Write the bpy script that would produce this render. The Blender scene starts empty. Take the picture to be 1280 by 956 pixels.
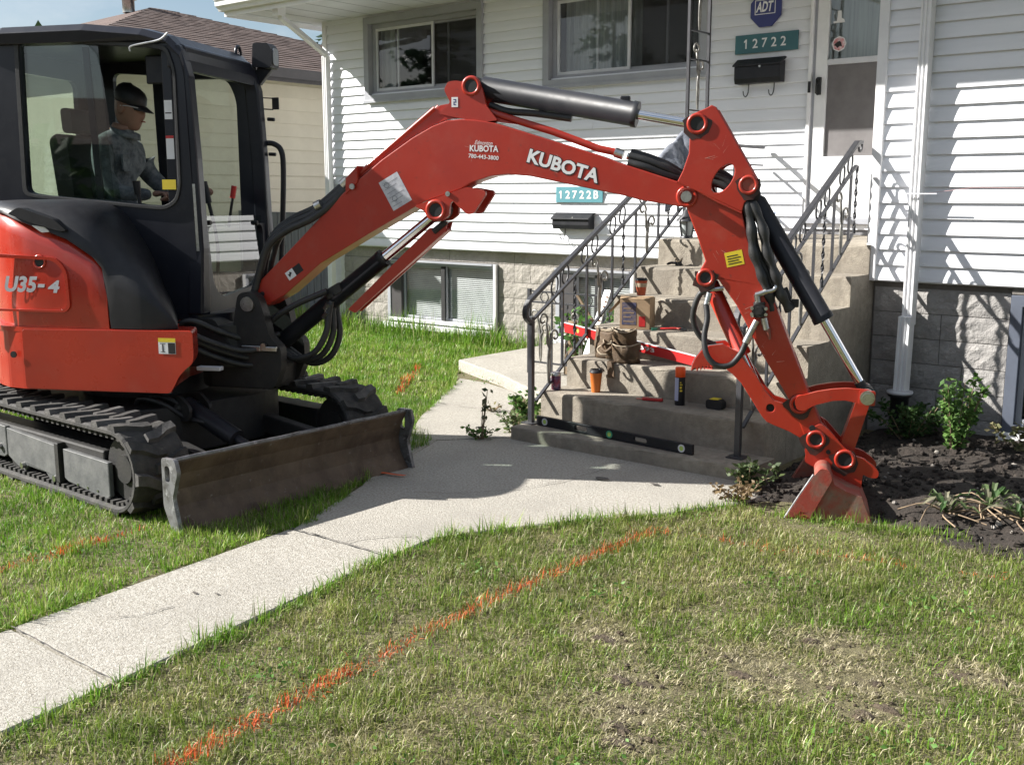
import bpy, bmesh, math, random
import numpy as np
from mathutils import Vector, Matrix
from mathutils.geometry import tessellate_polygon
random.seed(7); RNG = np.random.default_rng(7)
S = bpy.context.scene; COL = S.collection
R_ = math.radians

# ------------------------------------------------------------------ camera
PITCH, YAW = R_(9.92), R_(50.5)
fw = Vector((-math.cos(YAW)*math.cos(PITCH), math.sin(YAW)*math.cos(PITCH), -math.sin(PITCH)))
rt = Vector((math.sin(YAW), math.cos(YAW), 0)); upv = rt.cross(fw)
cd = bpy.data.cameras.new('camera'); cam = bpy.data.objects.new('camera', cd); COL.objects.link(cam)
cd.sensor_width = 36; cd.lens = 1340/1280*36; cd.clip_start = .05; cd.clip_end = 600
m = Matrix((rt, upv, -fw)).transposed().to_4x4(); m.translation = (0, 0, 1.6); cam.matrix_world = m
S.camera = cam
# ------------------------------------------------------------------ sky, sun, exposure
SUN_AZ, SUN_EL = R_(57.5), R_(32.5)          # azimuth measured from -Y towards -X
sdir = Vector((-math.sin(SUN_AZ)*math.cos(SUN_EL), -math.cos(SUN_AZ)*math.cos(SUN_EL), math.sin(SUN_EL)))
W = bpy.data.worlds.new('World'); S.world = W; W.use_nodes = True
nt = W.node_tree; sky = nt.nodes.new('ShaderNodeTexSky'); sky.sky_type = 'NISHITA'; sky.sun_disc = False
sky.sun_elevation = SUN_EL; sky.sun_rotation = math.atan2(sdir.x, sdir.y); sky.air_density = 1.0; sky.dust_density = 1.2
bg = nt.nodes['Background']                      # thin bright clouds over the clear sky
tcw = nt.nodes.new('ShaderNodeTexCoord'); mpw = nt.nodes.new('ShaderNodeMapping'); mpw.inputs['Scale'].default_value = (1, 1, 2.6)
nzw = nt.nodes.new('ShaderNodeTexNoise'); nzw.inputs['Scale'].default_value = 2.2; nzw.inputs['Detail'].default_value = 8; nzw.inputs['Roughness'].default_value = .6
mrw = nt.nodes.new('ShaderNodeMapRange'); mrw.inputs[1].default_value = .40; mrw.inputs[2].default_value = .66
mxw = nt.nodes.new('ShaderNodeMix'); mxw.data_type = 'RGBA'; mxw.inputs[7].default_value = (6.6, 7.1, 7.6, 1)
nt.links.new(tcw.outputs['Generated'], mpw.inputs[0]); nt.links.new(mpw.outputs[0], nzw.inputs['Vector']); nt.links.new(nzw.outputs['Fac'], mrw.inputs[0]); nt.links.new(mrw.outputs[0], mxw.inputs[0])
nt.links.new(sky.outputs[0], mxw.inputs[6]); nt.links.new(mxw.outputs[2], bg.inputs[0]); bg.inputs[1].default_value = .05
sl = bpy.data.lights.new('sun', 'SUN'); sl.energy = 5.0; sl.angle = R_(.5); sl.color = (1, .965, .91)
so = bpy.data.objects.new('sun', sl); COL.objects.link(so); so.rotation_euler = sdir.to_track_quat('Z', 'Y').to_euler()
vs = S.view_settings; vs.view_transform = 'Standard'; vs.look = 'None'; vs.gamma = 1; vs.exposure = 1.3
S.cycles.max_bounces = 8; S.cycles.transparent_max_bounces = 12

# ------------------------------------------------------------------ materials
def mat(name, c, rough=.6, metal=0, c2=None, scale=6, lo=.4, hi=.65, detail=6, bump=0, bscale=60, spec=.5, coat=0,
        c3=None, scale3=30, lo3=.6, hi3=.7, stretch=None, c4=None, scale4=1.2, lo4=.5, hi4=.75):
    m = bpy.data.materials.new(name); m.use_nodes = True
    n = m.node_tree.nodes; l = m.node_tree.links; p = n['Principled BSDF']
    p.inputs['Roughness'].default_value = rough; p.inputs['Metallic'].default_value = metal
    p.inputs['Specular IOR Level'].default_value = spec; p.inputs['Coat Weight'].default_value = coat
    p.inputs['Coat Roughness'].default_value = .12
    tc = n.new('ShaderNodeTexCoord'); src = tc.outputs['Object']
    if stretch:
        mp = n.new('ShaderNodeMapping'); mp.inputs['Scale'].default_value = stretch; l.new(src, mp.inputs[0]); src = mp.outputs[0]
    def noise(sc, det=6):
        t = n.new('ShaderNodeTexNoise'); t.inputs['Scale'].default_value = sc; t.inputs['Detail'].default_value = det
        t.inputs['Roughness'].default_value = .65; l.new(src, t.inputs['Vector']); return t.outputs['Fac']
    def rng(v, a, b):
        r = n.new('ShaderNodeMapRange'); r.inputs[1].default_value = a; r.inputs[2].default_value = b; l.new(v, r.inputs[0]); return r.outputs[0]
    def mix(f, a, b):
        x = n.new('ShaderNodeMix'); x.data_type = 'RGBA'; l.new(f, x.inputs[0])
        for i, v in ((6, a), (7, b)):
            if isinstance(v, tuple): x.inputs[i].default_value = (*v, 1)
            else: l.new(v, x.inputs[i])
        return x.outputs[2]
    if c2 is None: c2 = tuple(v*.82 for v in c)
    o = mix(rng(noise(scale, detail), lo, hi), c, c2)
    if c3: o = mix(rng(noise(scale3, 5), lo3, hi3), o, c3)
    if c4: o = mix(rng(noise(scale4, 7), lo4, hi4), o, c4)
    l.new(o, p.inputs['Base Color'])
    rr = n.new('ShaderNodeMapRange'); rr.inputs[3].default_value = max(.03, rough-.1); rr.inputs[4].default_value = min(1, rough+.12)
    l.new(noise(scale*2.3, 4), rr.inputs[0]); l.new(rr.outputs[0], p.inputs['Roughness'])
    if bump:
        b = n.new('ShaderNodeBump'); b.inputs['Strength'].default_value = bump; b.inputs['Distance'].default_value = .02
        l.new(noise(bscale, 6), b.inputs['Height']); l.new(b.outputs[0], p.inputs['Normal'])
    return m
def glassmat(name, tint, rough=.02, refl=1.0, boost=1.9):
    m = bpy.data.materials.new(name); m.use_nodes = True; n = m.node_tree.nodes; l = m.node_tree.links
    n.remove(n['Principled BSDF']); out = n['Material Output']
    t = n.new('ShaderNodeBsdfTransparent'); t.inputs[0].default_value = (*tint, 1)
    g = n.new('ShaderNodeBsdfGlossy'); g.inputs['Roughness'].default_value = rough; g.inputs[0].default_value = (refl, refl, refl, 1)
    lw = n.new('ShaderNodeLayerWeight'); lw.inputs[0].default_value = .5; pw = n.new('ShaderNodeMath'); pw.operation = 'POWER'; pw.inputs[1].default_value = 5; l.new(lw.outputs['Facing'], pw.inputs[0])
    f = n.new('ShaderNodeMath'); f.operation = 'MULTIPLY_ADD'; f.inputs[1].default_value = .9; f.inputs[2].default_value = .04; l.new(pw.outputs[0], f.inputs[0])
    f2 = n.new('ShaderNodeMath'); f2.operation = 'MULTIPLY'; f2.inputs[1].default_value = boost; f2.use_clamp = True; l.new(f.outputs[0], f2.inputs[0]); f = f2; mx = n.new('ShaderNodeMixShader')
    l.new(f.outputs[0], mx.inputs[0]); l.new(t.outputs[0], mx.inputs[1]); l.new(g.outputs[0], mx.inputs[2]); l.new(mx.outputs[0], out.inputs[0])
    return m
def vcol(name, rough=.6, trans=0.0, attr='col'):
    m = bpy.data.materials.new(name); m.use_nodes = True; n = m.node_tree.nodes; l = m.node_tree.links; p = n['Principled BSDF']
    a = n.new('ShaderNodeAttribute'); a.attribute_name = attr; l.new(a.outputs['Color'], p.inputs['Base Color'])
    p.inputs['Roughness'].default_value = rough; p.inputs['Specular IOR Level'].default_value = .3
    if trans:
        tr = n.new('ShaderNodeBsdfTranslucent'); l.new(a.outputs['Color'], tr.inputs[0]); mx = n.new('ShaderNodeMixShader')
        mx.inputs[0].default_value = trans; l.new(p.outputs[0], mx.inputs[1]); l.new(tr.outputs[0], mx.inputs[2]); l.new(mx.outputs[0], n['Material Output'].inputs[0])
    return m
K = dict(
    vinyl=mat('white_vinyl', (.76, .775, .81), .45, c2=(.70, .715, .75), scale=1.5, bump=.06, bscale=25, stretch=(.3, 1, 6)),
    whitemetal=mat('white_painted_metal', (.78, .78, .79), .4, c2=(.70, .70, .71), scale=3),
    soffit=mat('grey_white_soffit', (.66, .67, .70), .5, c2=(.58, .59, .62), scale=2),
    greytrim=mat('grey_window_trim', (.34, .35, .38), .5, c2=(.29, .30, .33), scale=3),
    silver=mat('pale_window_sash', (.62, .63, .66), .4, c2=(.52, .53, .56), scale=4),
    stone=mat('grey_rock_face_block', (.34, .315, .28), .9, c2=(.27, .25, .22), scale=9, bump=.8, bscale=26, c3=(.40, .375, .335), scale3=18),
    stoneg=mat('cool_grey_rock_face_block', (.33, .315, .30), .9, c2=(.25, .24, .23), scale=9, bump=.8, bscale=26, c3=(.42, .405, .385), scale3=18),
    mortar=mat('dark_mortar', (.17, .155, .14), .95, c2=(.12, .11, .1), bump=.3),
    conc=mat('step_concrete', (.32, .285, .23), .9, c4=(.17, .15, .125), scale4=2.4, lo4=.44, hi4=.78, c2=(.235, .205, .165), scale=24, bump=.4, bscale=110, c3=(.25, .215, .17), scale3=5, lo3=.52, hi3=.75),
    walk=mat('walkway_concrete', (.465, .44, .39), .9, c4=(.30, .28, .245), scale4=1.9, lo4=.46, hi4=.82, c2=(.31, .285, .24), scale=75, lo=.42, hi=.6, bump=.6, bscale=130, c3=(.20, .175, .14), scale3=85, lo3=.60, hi3=.66),
    walkold=mat('grey_walkway_concrete', (.43, .40, .36), .9, c2=(.34, .315, .28), scale=40, bump=.35, bscale=140, c3=(.22, .2, .18), scale3=60, lo3=.62, hi3=.7),
    soil=mat('dark_garden_soil', (.038, .029, .023), .95, c2=(.022, .017, .013), scale=14, bump=.9, bscale=35, c3=(.085, .067, .052), scale3=24),
    turf=mat('thatch_and_earth', (.19, .17, .085), .95, c2=(.11, .09, .05), scale=16, bump=1, bscale=90, c3=(.34, .29, .18), scale3=60),
    iron=mat('black_painted_iron', (.035, .036, .042), .38, c2=(.05, .05, .055), scale=20, c3=(.11, .09, .075), scale3=28, lo3=.66, hi3=.74),
    ironl=mat('sunlit_tone_iron_scroll', (.16, .155, .15), .4, metal=.4, c2=(.32, .31, .28), scale=18),  # paler than the rail iron: the scrolls' sunlit look is put into the colour
    red=mat('orange_red_machine_paint', (.38, .025, .010), .36, c2=(.34, .021, .010), scale=4, coat=.25, c3=(.36, .055, .035), scale3=7, lo3=.52, hi3=.85, c4=(.20, .03, .02), scale4=38, lo4=.62, hi4=.72, bump=.03, bscale=220),
    redb=mat('glossy_red_bodywork', (.41, .025, .009), .28, c2=(.34, .018, .007), scale=2.5, coat=.5, c3=(.40, .05, .03), scale3=5, lo3=.55, hi3=.85, c4=(.30, .035, .022), scale4=60, lo4=.66, hi4=.75),
    redw=mat('dusty_worn_red_steel', (.30, .040, .025), .65, c2=(.24, .07, .05), scale=6, c3=(.20, .14, .105), scale3=9, lo3=.45, hi3=.7, c4=(.12, .085, .06), scale4=30, lo4=.6, hi4=.7, bump=.1, bscale=80),
    black=mat('black_moulded_plastic', (.013, .013, .016), .45, c2=(.019, .019, .022), spec=.35, scale=12, bump=.05, bscale=300),
    cabp=mat('dark_blue_black_cab_paint', (.010, .011, .018), .32, c2=(.015, .016, .023), scale=4, spec=.35, coat=.12, c3=(.03, .03, .035), scale3=12, lo3=.6, hi3=.85),
    cast=mat('dusty_black_casting', (.013, .0125, .0125), .6, c2=(.024, .022, .02), scale=10, bump=.1),
    rubber=mat('dusty_black_rubber', (.028, .027, .026), .8, c2=(.06, .056, .05), scale=12, bump=.25, bscale=60, c3=(.10, .09, .08), scale3=22, lo3=.62, hi3=.75),
    rubberl=mat('grass_worn_rubber_lug', (.05, .048, .045), .7, c2=(.10, .095, .09), scale=14, bump=.2),
    plate=mat('dusty_grey_steel_plate', (.075, .078, .080), .6, c2=(.16, .16, .155), scale=9, lo=.35, hi=.75, bump=.1),
    blade=mat('worn_brown_black_blade_steel', (.070, .045, .030), .6, metal=.1, c2=(.13, .09, .06), scale=6, bump=.15, bscale=50, c3=(.2, .18, .165), scale3=26, lo3=.63, hi3=.74),
    bladeedge=mat('scuffed_bright_steel_edge', (.22, .22, .23), .45, metal=.5, c2=(.09, .085, .08), scale=18, c3=(.4, .4, .41), scale3=30),
    hose=mat('black_hydraulic_hose', (.018, .018, .019), .5, c2=(.03, .03, .03), scale=20, bump=.1, bscale=200),
    chrome=mat('chromed_rod', (.75, .75, .77), .08, metal=1, c2=(.7, .7, .72)),
    zinc=mat('zinc_plated_fitting', (.55, .55, .54), .3, metal=1, c2=(.4, .4, .38), scale=40),
    cyl=mat('dark_grey_cylinder_paint', (.012, .013, .017), .45, c2=(.02, .02, .024), scale=8, spec=.3),
    decal=mat('silver_grey_decal', (.50, .51, .55), .4),
    white=mat('white_decal', (.75, .75, .76), .5, c2=(.7, .7, .71)),
    cream=mat('neighbour_beige_siding', (.60, .555, .44), .6, c2=(.54, .495, .39), scale=2, bump=.05),
    shingle=mat('brown_asphalt_shingle', (.13, .090, .076), .9, c2=(.09, .062, .053), scale=2.5, bump=.4, bscale=90, c3=(.19, .13, .11), scale3=9),
    gutter=mat('dark_brown_gutter', (.055, .05, .052), .5),
    fence=mat('weathered_grey_wood', (.23, .23, .24), .85, c2=(.16, .16, .17), scale=4, bump=.3, bscale=30, stretch=(6, 6, .5)),
    teal=mat('teal_sign_face', (.035, .13, .15), .45, c2=(.03, .115, .135)),
    tealB=mat('faded_teal_sign_face', (.085, .25, .29), .45, c2=(.07, .22, .26)),
    blue=mat('navy_blue_sign_face', (.028, .036, .17), .4, c2=(.024, .03, .15)),
    redpl=mat('bright_red_plastic', (.55, .03, .03), .35), 
    cupo=mat('orange_paper_cup', (.56, .15, .02), .5), cupr=mat('brown_red_paper_cup', (.42, .085, .04), .5),
    capo=mat('fluorescent_orange_cap', (.85, .09, .01), .4), carton=mat('brown_corrugated_card', (.36, .25, .15), .85, c2=(.30, .205, .12), scale=12),
    cblue=mat('blue_print_on_card', (.07, .07, .13), .9, c2=(.17, .13, .12), scale=30), leather=mat('worn_brown_leather', (.115, .072, .038), .7, c2=(.06, .038, .021), scale=8, bump=.3, bscale=40, c3=(.2, .15, .1), scale3=14),
    strapm=mat('pale_leather_edge', (.38, .31, .22), .7), cloth=mat('faded_denim_cloth', (.20, .215, .25), .9, c2=(.12, .13, .16), scale=9, bump=.3, bscale=25),
    shirt=mat('grey_green_work_shirt', (.16, .18, .19), .9, c2=(.06, .07, .078), scale=22, bump=.3, bscale=30), skin=mat('tanned_skin', (.28, .155, .11), .5, c2=(.22, .12, .085), scale=10),
    jean=mat('dark_trousers', (.03, .035, .05), .9), yellow=mat('yellow_warning_sticker', (.72, .55, .03), .5), paper=mat('grey_white_instruction_sticker', (.58, .58, .62), .5, c2=(.40, .40, .45), scale=26),
    interior=mat('dim_room_interior', (.06, .06, .065), .9), curtain=mat('pale_sheer_curtain', (.42, .46, .46), .9, c2=(.30, .33, .33), scale=12, stretch=(4, 1, .15)),
    blind=mat('pale_window_blind_slat', (.55, .56, .54), .6), screen=mat('dark_insect_screen', (.10, .10, .105), .8),
    doorw=mat('white_storm_door', (.74, .745, .75), .4, c2=(.68, .685, .69)), pipe=mat('black_drain_pipe', (.03, .03, .032), .5),
    wood=mat('raw_weathered_timber', (.26, .19, .12), .85, c2=(.17, .12, .08), scale=5, stretch=(6, 6, .6)),
    green=mat('green_plastic_lid', (.05, .3, .18), .4), bluep=mat('blue_plastic', (.05, .16, .42), .4), dk=mat('near_black', (.012, .012, .013), .6),
    lens=mat('lamp_lens', (.7, .72, .74), .12, metal=.6), bark=mat('brown_bark', (.11, .08, .055), .9, c2=(.06, .045, .03), bump=.5),
    orange=mat('orange_marking_paint', (.75, .13, .04), .7), bandw=mat('white_lettering', (.8, .8, .8), .5),
    brownscreen=mat('brown_grey_door_screen', (.165, .155, .155), .8), sole=mat('rust', (.19, .1, .06), .8),
    glass=glassmat('window_glass', (.80, .82, .83)), cabglass=glassmat('greenish_cab_glass', (.66, .72, .69)),
)
def screenmat():
    m = bpy.data.materials.new('insect_screen'); m.use_nodes = True; n = m.node_tree.nodes; l = m.node_tree.links; p = n['Principled BSDF']
    p.inputs['Base Color'].default_value = (.02, .02, .022, 1); p.inputs['Roughness'].default_value = .8; t = n.new('ShaderNodeBsdfTransparent'); mx = n.new('ShaderNodeMixShader'); mx.inputs[0].default_value = .62
    l.new(t.outputs[0], mx.inputs[1]); l.new(p.outputs[0], mx.inputs[2]); l.new(mx.outputs[0], n['Material Output'].inputs[0]); return m
SCREEN = screenmat()
LEAF = vcol('leaf', .55, .3); GRASSM = vcol('grass_blade', .45, .35)

# ------------------------------------------------------------------ builders
ORG = Vector((0, 0, 0))
ROOT = None
def at_(x, y=0, z=0): return Vector((x, y, z))
class B:
    def __init__(s): s.v = []; s.f = []; s.mi = []; s.m = 0; s.sm = []; s.smooth = False
    def add(s, vs, fs):
        k = len(s.v); s.v += [Vector(v) for v in vs]; s.f += [tuple(i+k for i in f) for f in fs]; s.mi += [s.m]*len(fs); s.sm += [s.smooth]*len(fs); return s
    def box(s, x0, x1, y0, y1, z0, z1, M=None):
        p = [(x, y, z) for z in (z0, z1) for x, y in ((x0, y0), (x1, y0), (x1, y1), (x0, y1))]
        if M: p = [M(*q) for q in p]
        return s.add(p, [(3, 2, 1, 0), (4, 5, 6, 7), (0, 1, 5, 4), (1, 2, 6, 5), (2, 3, 7, 6), (3, 0, 4, 7)])
    def prism(s, loops, F, t0, t1):
        """loops: outline or [outline, hole, ...] in 2D; F(u, v, t) -> point"""
        if not isinstance(loops[0][0], (tuple, list)): loops = [loops]
        flat = [p for L in loops for p in L]; n = len(flat)
        tr = tessellate_polygon([[Vector((p[0], p[1], 0)) for p in L] for L in loops])
        vs = [F(u, v, t0) for u, v in flat] + [F(u, v, t1) for u, v in flat]; fs = []
        for a, b, c in tr: fs += [(a, b, c), (c+n, b+n, a+n)]
        k = 0
        for L in loops:
            for i in range(len(L)):
                a, b = k+i, k+(i+1) % len(L); fs.append((a, b, b+n, a+n))
            k += len(L)
        return s.add(vs, fs)
    def tube(s, pts, r, n=8, cap=True, radii=None, ref=None):
        pts = [Vector(p) for p in pts]; N = len(pts); vs = []; fs = []; pu = None
        for i, p in enumerate(pts):
            d = (pts[min(i+1, N-1)]-pts[max(i-1, 0)])
            d = d.normalized() if d.length > 1e-9 else Vector((0, 0, 1))
            if pu is None:
                a = Vector(ref) if ref else (Vector((0, 0, 1)) if abs(d.z) < .9 else Vector((1, 0, 0)))
                u = d.cross(a).normalized()
            else: u = (pu-d*pu.dot(d)).normalized()
            w = d.cross(u); pu = u; rr = radii[i] if radii else r
            for k in range(n):
                t = 2*math.pi*k/n; vs.append(p+(u*math.cos(t)+w*math.sin(t))*rr)
        for i in range(N-1):
            for k in range(n): fs.append((i*n+k, i*n+(k+1) % n, (i+1)*n+(k+1) % n, (i+1)*n+k))
        sv = s.smooth; s.smooth = n > 5; s.add(vs, fs); s.smooth = False
        if cap: s.add(vs[:n], [tuple(range(n))[::-1]]); s.add(vs[(N-1)*n:], [tuple(range(n))])
        s.smooth = sv; return s
    def cyl(s, a, b, r, n=16, r2=None): return s.tube([a, b], r, n, radii=[r, r if r2 is None else r2])
    def lathe(s, c, prof, n=20, axis=None):
        c = Vector(c); vs = []; fs = []
        for r, z in prof:
            for k in range(n):
                t = 2*math.pi*k/n; vs.append(c+Vector((r*math.cos(t), r*math.sin(t), z)))
        for i in range(len(prof)-1):
            for k in range(n): fs.append((i*n+k, i*n+(k+1) % n, (i+1)*n+(k+1) % n, (i+1)*n+k))
        sv = s.smooth; s.smooth = True; s.add(vs, fs); s.smooth = False
        s.add(vs[:n], [tuple(range(n))[::-1]]); s.add(vs[-n:], [tuple(range(n))]); s.smooth = sv; return s
    def loft(s, rings, closed=True, cap=True):
        n = len(rings[0]); vs = [p for r in rings for p in r]; fs = []
        for i in range(len(rings)-1):
            for k in range(n if closed else n-1): fs.append((i*n+k, i*n+(k+1) % n, (i+1)*n+(k+1) % n, (i+1)*n+k))
        if cap: fs += [tuple(range(n))[::-1], tuple((len(rings)-1)*n+k for k in range(n))]
        return s.add(vs, fs)
    def build(s, name, mats, parent=None, bevel=0, seg=2, kind=None, label=None):
        me = bpy.data.meshes.new(name)
        me.from_pydata([tuple(v-ORG) for v in s.v], [], s.f)
        for mm in (mats if isinstance(mats, (list, tuple)) else [mats]): me.materials.append(mm)
        me.polygons.foreach_set('material_index', s.mi); me.polygons.foreach_set('use_smooth', s.sm)
        bm = bmesh.new(); bm.from_mesh(me); bmesh.ops.recalc_face_normals(bm, faces=bm.faces); bm.to_mesh(me); bm.free()
        o = bpy.data.objects.new(name, me); COL.objects.link(o)
        if parent is not None: o.parent = parent
        else: o.location = ORG
        if bevel:
            b = o.modifiers.new('bevel', 'BEVEL'); b.width = bevel; b.segments = seg; b.limit_method = 'ANGLE'; b.angle_limit = R_(40)
        if kind: o['kind'] = kind
        if label: o['label'] = label
        return o
def thing(name, loc, label, cat, group=None):
    global ORG
    o = bpy.data.objects.new(name, None); COL.objects.link(o); o.empty_display_size = .1
    ORG = Vector(loc); o.location = ORG; o['label'] = label; o['category'] = cat
    if group: o['group'] = group
    return o
def tag(o, label, cat, group=None):
    o['label'] = label; o['category'] = cat
    if group: o['group'] = group
    return o
def org(x=0, y=0, z=0):
    global ORG
    ORG = Vector((x, y, z))
def share(o, dx, parent, name=None):
    c = o.copy(); COL.objects.link(c); c.parent = parent; c.location = o.location+Vector(dx)
    if name: c.name = name
    return c
def dup(root, loc, rz=0):
    r = root.copy(); COL.objects.link(r); r.location = loc; r.rotation_euler = (0, 0, rz)
    for ch in list(root.children):
        c = ch.copy(); COL.objects.link(c); c.parent = r
        for g in ch.children:
            d = g.copy(); COL.objects.link(d); d.parent = c
    return r
def text(name, body, F, size, mat_, parent, bold=.0, shear=0, th=.002, spacing=1.0, t0=0.0):
    """letters fitted into the rectangle (0..w, 0..h); F(u, v, t) -> point"""
    cu = bpy.data.curves.new('t', 'FONT'); cu.body = body; cu.offset = bold; cu.shear = shear; cu.space_character = spacing; cu.resolution_u = 3
    ob = bpy.data.objects.new('t', cu); COL.objects.link(ob)
    dg = bpy.context.evaluated_depsgraph_get(); dg.update(); me = bpy.data.meshes.new_from_object(ob.evaluated_get(dg))
    P = np.array([v.co[:2] for v in me.vertices]); lo, hi = P.min(0), P.max(0); w, h = size
    fs = [tuple(p.vertices) for p in me.polygons]
    b = B(); b.add([F((x-lo[0])/(hi[0]-lo[0])*w, (y-lo[1])/(hi[1]-lo[1])*h, t0+th) for x, y in P], fs)
    bpy.data.objects.remove(ob); bpy.data.curves.remove(cu); bpy.data.meshes.remove(me)
    return b.build(name, mat_, parent)
def digits(body, X0, pitch, Yf, z0, h, wd, parent, bold):
    for i, ch in enumerate(body):
        if ch == '1': B().prism([(X0+i*pitch+a*wd, z0+c*h) for a, c in ((.38, 0), (.64, 0), (.64, 1), (.44, 1), (.10, .80), (.10, .64), (.38, .72))], XZ(Yf), 0, .002).build('digit', K['bandw'], parent)
        else: text('digit', ch, lambda u, v, tt, i=i: Vector((X0+i*pitch+u, Yf-tt, z0+v)), (wd, h), K['bandw'], parent, bold=bold)
def rrect(x0, x1, y0, y1, r, n=4):
    o = []
    for cx, cy, a in ((x1-r, y1-r, 0), (x0+r, y1-r, 90), (x0+r, y0+r, 180), (x1-r, y0+r, 270)):
        for k in range(n+1):
            t = R_(a+90*k/n); o.append((cx+r*math.cos(t), cy+r*math.sin(t)))
    return o
def rpoly(pts, r, n=4):
    """round the corners of a polygon"""
    o = []; N = len(pts)
    for i in range(N):
        p0, p, p1 = Vector(pts[i-1]), Vector(pts[i]), Vector(pts[(i+1) % N]); a = (p0-p); b = (p1-p); k = min(r, a.length*.45, b.length*.45)
        A = p+a.normalized()*k; C = p+b.normalized()*k
        for j in range(n+1):
            t = j/n; q = A*(1-t)**2+p*2*t*(1-t)+C*t*t; o.append((q.x, q.y))
    return o
def circ(cx, cy, r, n=20, ry=None): return [(cx+r*math.cos(2*math.pi*k/n), cy+(ry or r)*math.sin(2*math.pi*k/n)) for k in range(n)]
def spline(pts, n=6):
    P = [Vector(p) for p in pts]; P = [P[0]*2-P[1]]+P+[P[-1]*2-P[-2]]; o = []
    for i in range(1, len(P)-2):
        for k in range(n):
            t = k/n; a, b, c, d = P[i-1:i+3]
            o.append(.5*((2*b)+(c-a)*t+(2*a-5*b+4*c-d)*t*t+(3*b-a-3*c+d)*t**3))
    return o+[P[-2]]
XZ = lambda Y: (lambda u, v, t: Vector((u, Y-t, v)))     # facing -Y, thickness towards the street
YZ = lambda X: (lambda u, v, t: Vector((X+t, u, v)))

# ------------------------------------------------------------------ ground, paving, soil
def vnoise(x, y, s, seed=0):
    """smooth value noise on arrays"""
    r = np.random.default_rng(seed).random((64, 64)); x = np.asarray(x)/s+31.7; y = np.asarray(y)/s+17.3
    i = np.floor(x).astype(int); j = np.floor(y).astype(int); fx = x-i; fy = y-j; fx = fx*fx*(3-2*fx); fy = fy*fy*(3-2*fy)
    g = lambda a, b: r[a % 64, b % 64]
    return (g(i, j)*(1-fx)+g(i+1, j)*fx)*(1-fy)+(g(i, j+1)*(1-fx)+g(i+1, j+1)*fx)*fy
def inpoly(x, y, P):
    c = np.zeros(len(x), bool)
    for i in range(len(P)):
        (x0, y0), (x1, y1) = P[i-1], P[i]
        c ^= ((y0 > y) != (y1 > y)) & (x < (x1-x0)*(y-y0)/((y1-y0) or 1e-9)+x0)
    return c
org()
g = B(); g.add([(-250, -250, 0), (250, -250, 0), (250, 250, 0), (-250, 250, 0)], [(0, 1, 2, 3)])
ground = g.build('ground', K['turf'], kind='structure')
SLABS = [
    [(-3.60, -3.0), (-2.85, -3.0), (-2.97, .25), (-3.70, .25)], [(-3.70, .262), (-2.97, .262), (-3.12, 1.72), (-3.83, 1.72)],
    [(-3.83, 1.732), (-3.12, 1.732), (-3.33, 3.17), (-3.98, 3.15)],
    [(-3.98, 3.162), (-3.335, 3.182), (-3.36, 3.5), (-3.2, 3.82), (-2.98, 4.2), (-2.75, 4.5), (-2.52, 4.95), (-2.46, 5.36), (-4.42, 5.36), (-4.75, 4.98), (-4.3, 3.9)],
    [(-4.3, 3.912), (-4.755, 4.99), (-4.43, 5.36), (-4.62, 5.62), (-4.93, 5.95), (-5.64, 5.9), (-5.36, 5.46), (-5.0, 4.98)],
    [(-5.645, 5.912), (-4.935, 5.962), (-5.35, 6.62), (-5.9, 6.83), (-6.25, 6.86)]]
wk = bpy.data.objects.new('walkway', None); COL.objects.link(wk); wk['kind'] = 'structure'
for i, P in enumerate(SLABS):
    B().prism(rpoly(P, .012, 1), lambda u, v, t: Vector((u, v, t)), -.05, .014+.002*(i % 3)).build('slab', K['walk'] if i < 4 else K['walk'], wk, bevel=.006, seg=1)
WALK = SLABS
RAISED = [(-6.62, 7.25), (-5.72, 6.83), (-5.32, 6.58), (-4.40, 6.1), (-4.40, 8.78), (-6.62, 8.78)]
b = B().prism(RAISED, lambda u, v, t: Vector((u, v, t)), -.05, .1); b.build('paved_slab', K['walk'], bevel=.012, kind='structure')
def crack(pts, w=.0026, jt=.008):
    b = B(); P = spline([Vector((x, y, .0225)) for x, y in pts], 7); L_ = []
    for i, p in enumerate(P):
        q = p+Vector((random.uniform(-jt, jt), random.uniform(-jt, jt), 0)); d = (P[min(i+1, len(P)-1)]-P[max(i-1, 0)]).normalized(); n_ = Vector((-d.y, d.x, 0))*w*random.uniform(.4, 1.4); L_ += [q-n_, q+n_]
    b.add(L_, [(2*i, 2*i+1, 2*i+3, 2*i+2) for i in range(len(P)-1)]); b.build('crack', K['mortar'], wk)
for c_ in ([(-3.97, 3.155), (-3.75, 3.165), (-3.55, 3.16), (-3.34, 3.175)], [(-3.62, 3.17), (-3.58, 3.3), (-3.47, 3.42), (-3.40, 3.46)], [(-3.62, 2.0), (-3.56, 2.1), (-3.55, 2.22)], [(-4.0, 3.95), (-3.7, 4.2), (-3.5, 4.65), (-3.45, 5.3)], [(-5.64, 5.905), (-5.3, 5.93), (-4.95, 5.955)], [(-3.72, 1.0), (-3.5, 1.06), (-3.3, 1.04)]): crack(c_)
for c_ in ([(-3.84, 1.726), (-3.6, 1.727), (-3.4, 1.725), (-3.11, 1.726)], [(-3.70, .256), (-3.3, .257), (-2.97, .256)], [(-3.98, 3.157), (-3.7, 3.165), (-3.34, 3.177)]): crack(c_, .0028, .002)
b = B()
for x, y, rx, ry in ((-3.35, 4.86, .05, .03), (-3.05, 4.95, .03, .015), (-3.60, 2.36, .018, .008), (-3.52, 2.41, .014, .006)):
    n = 12; b.add([(x+rx*random.uniform(.7, 1.2)*math.cos(2*math.pi*k/n), y+ry*random.uniform(.7, 1.2)*math.sin(2*math.pi*k/n), .0222) for k in range(n)], [tuple(range(n))])
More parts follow.
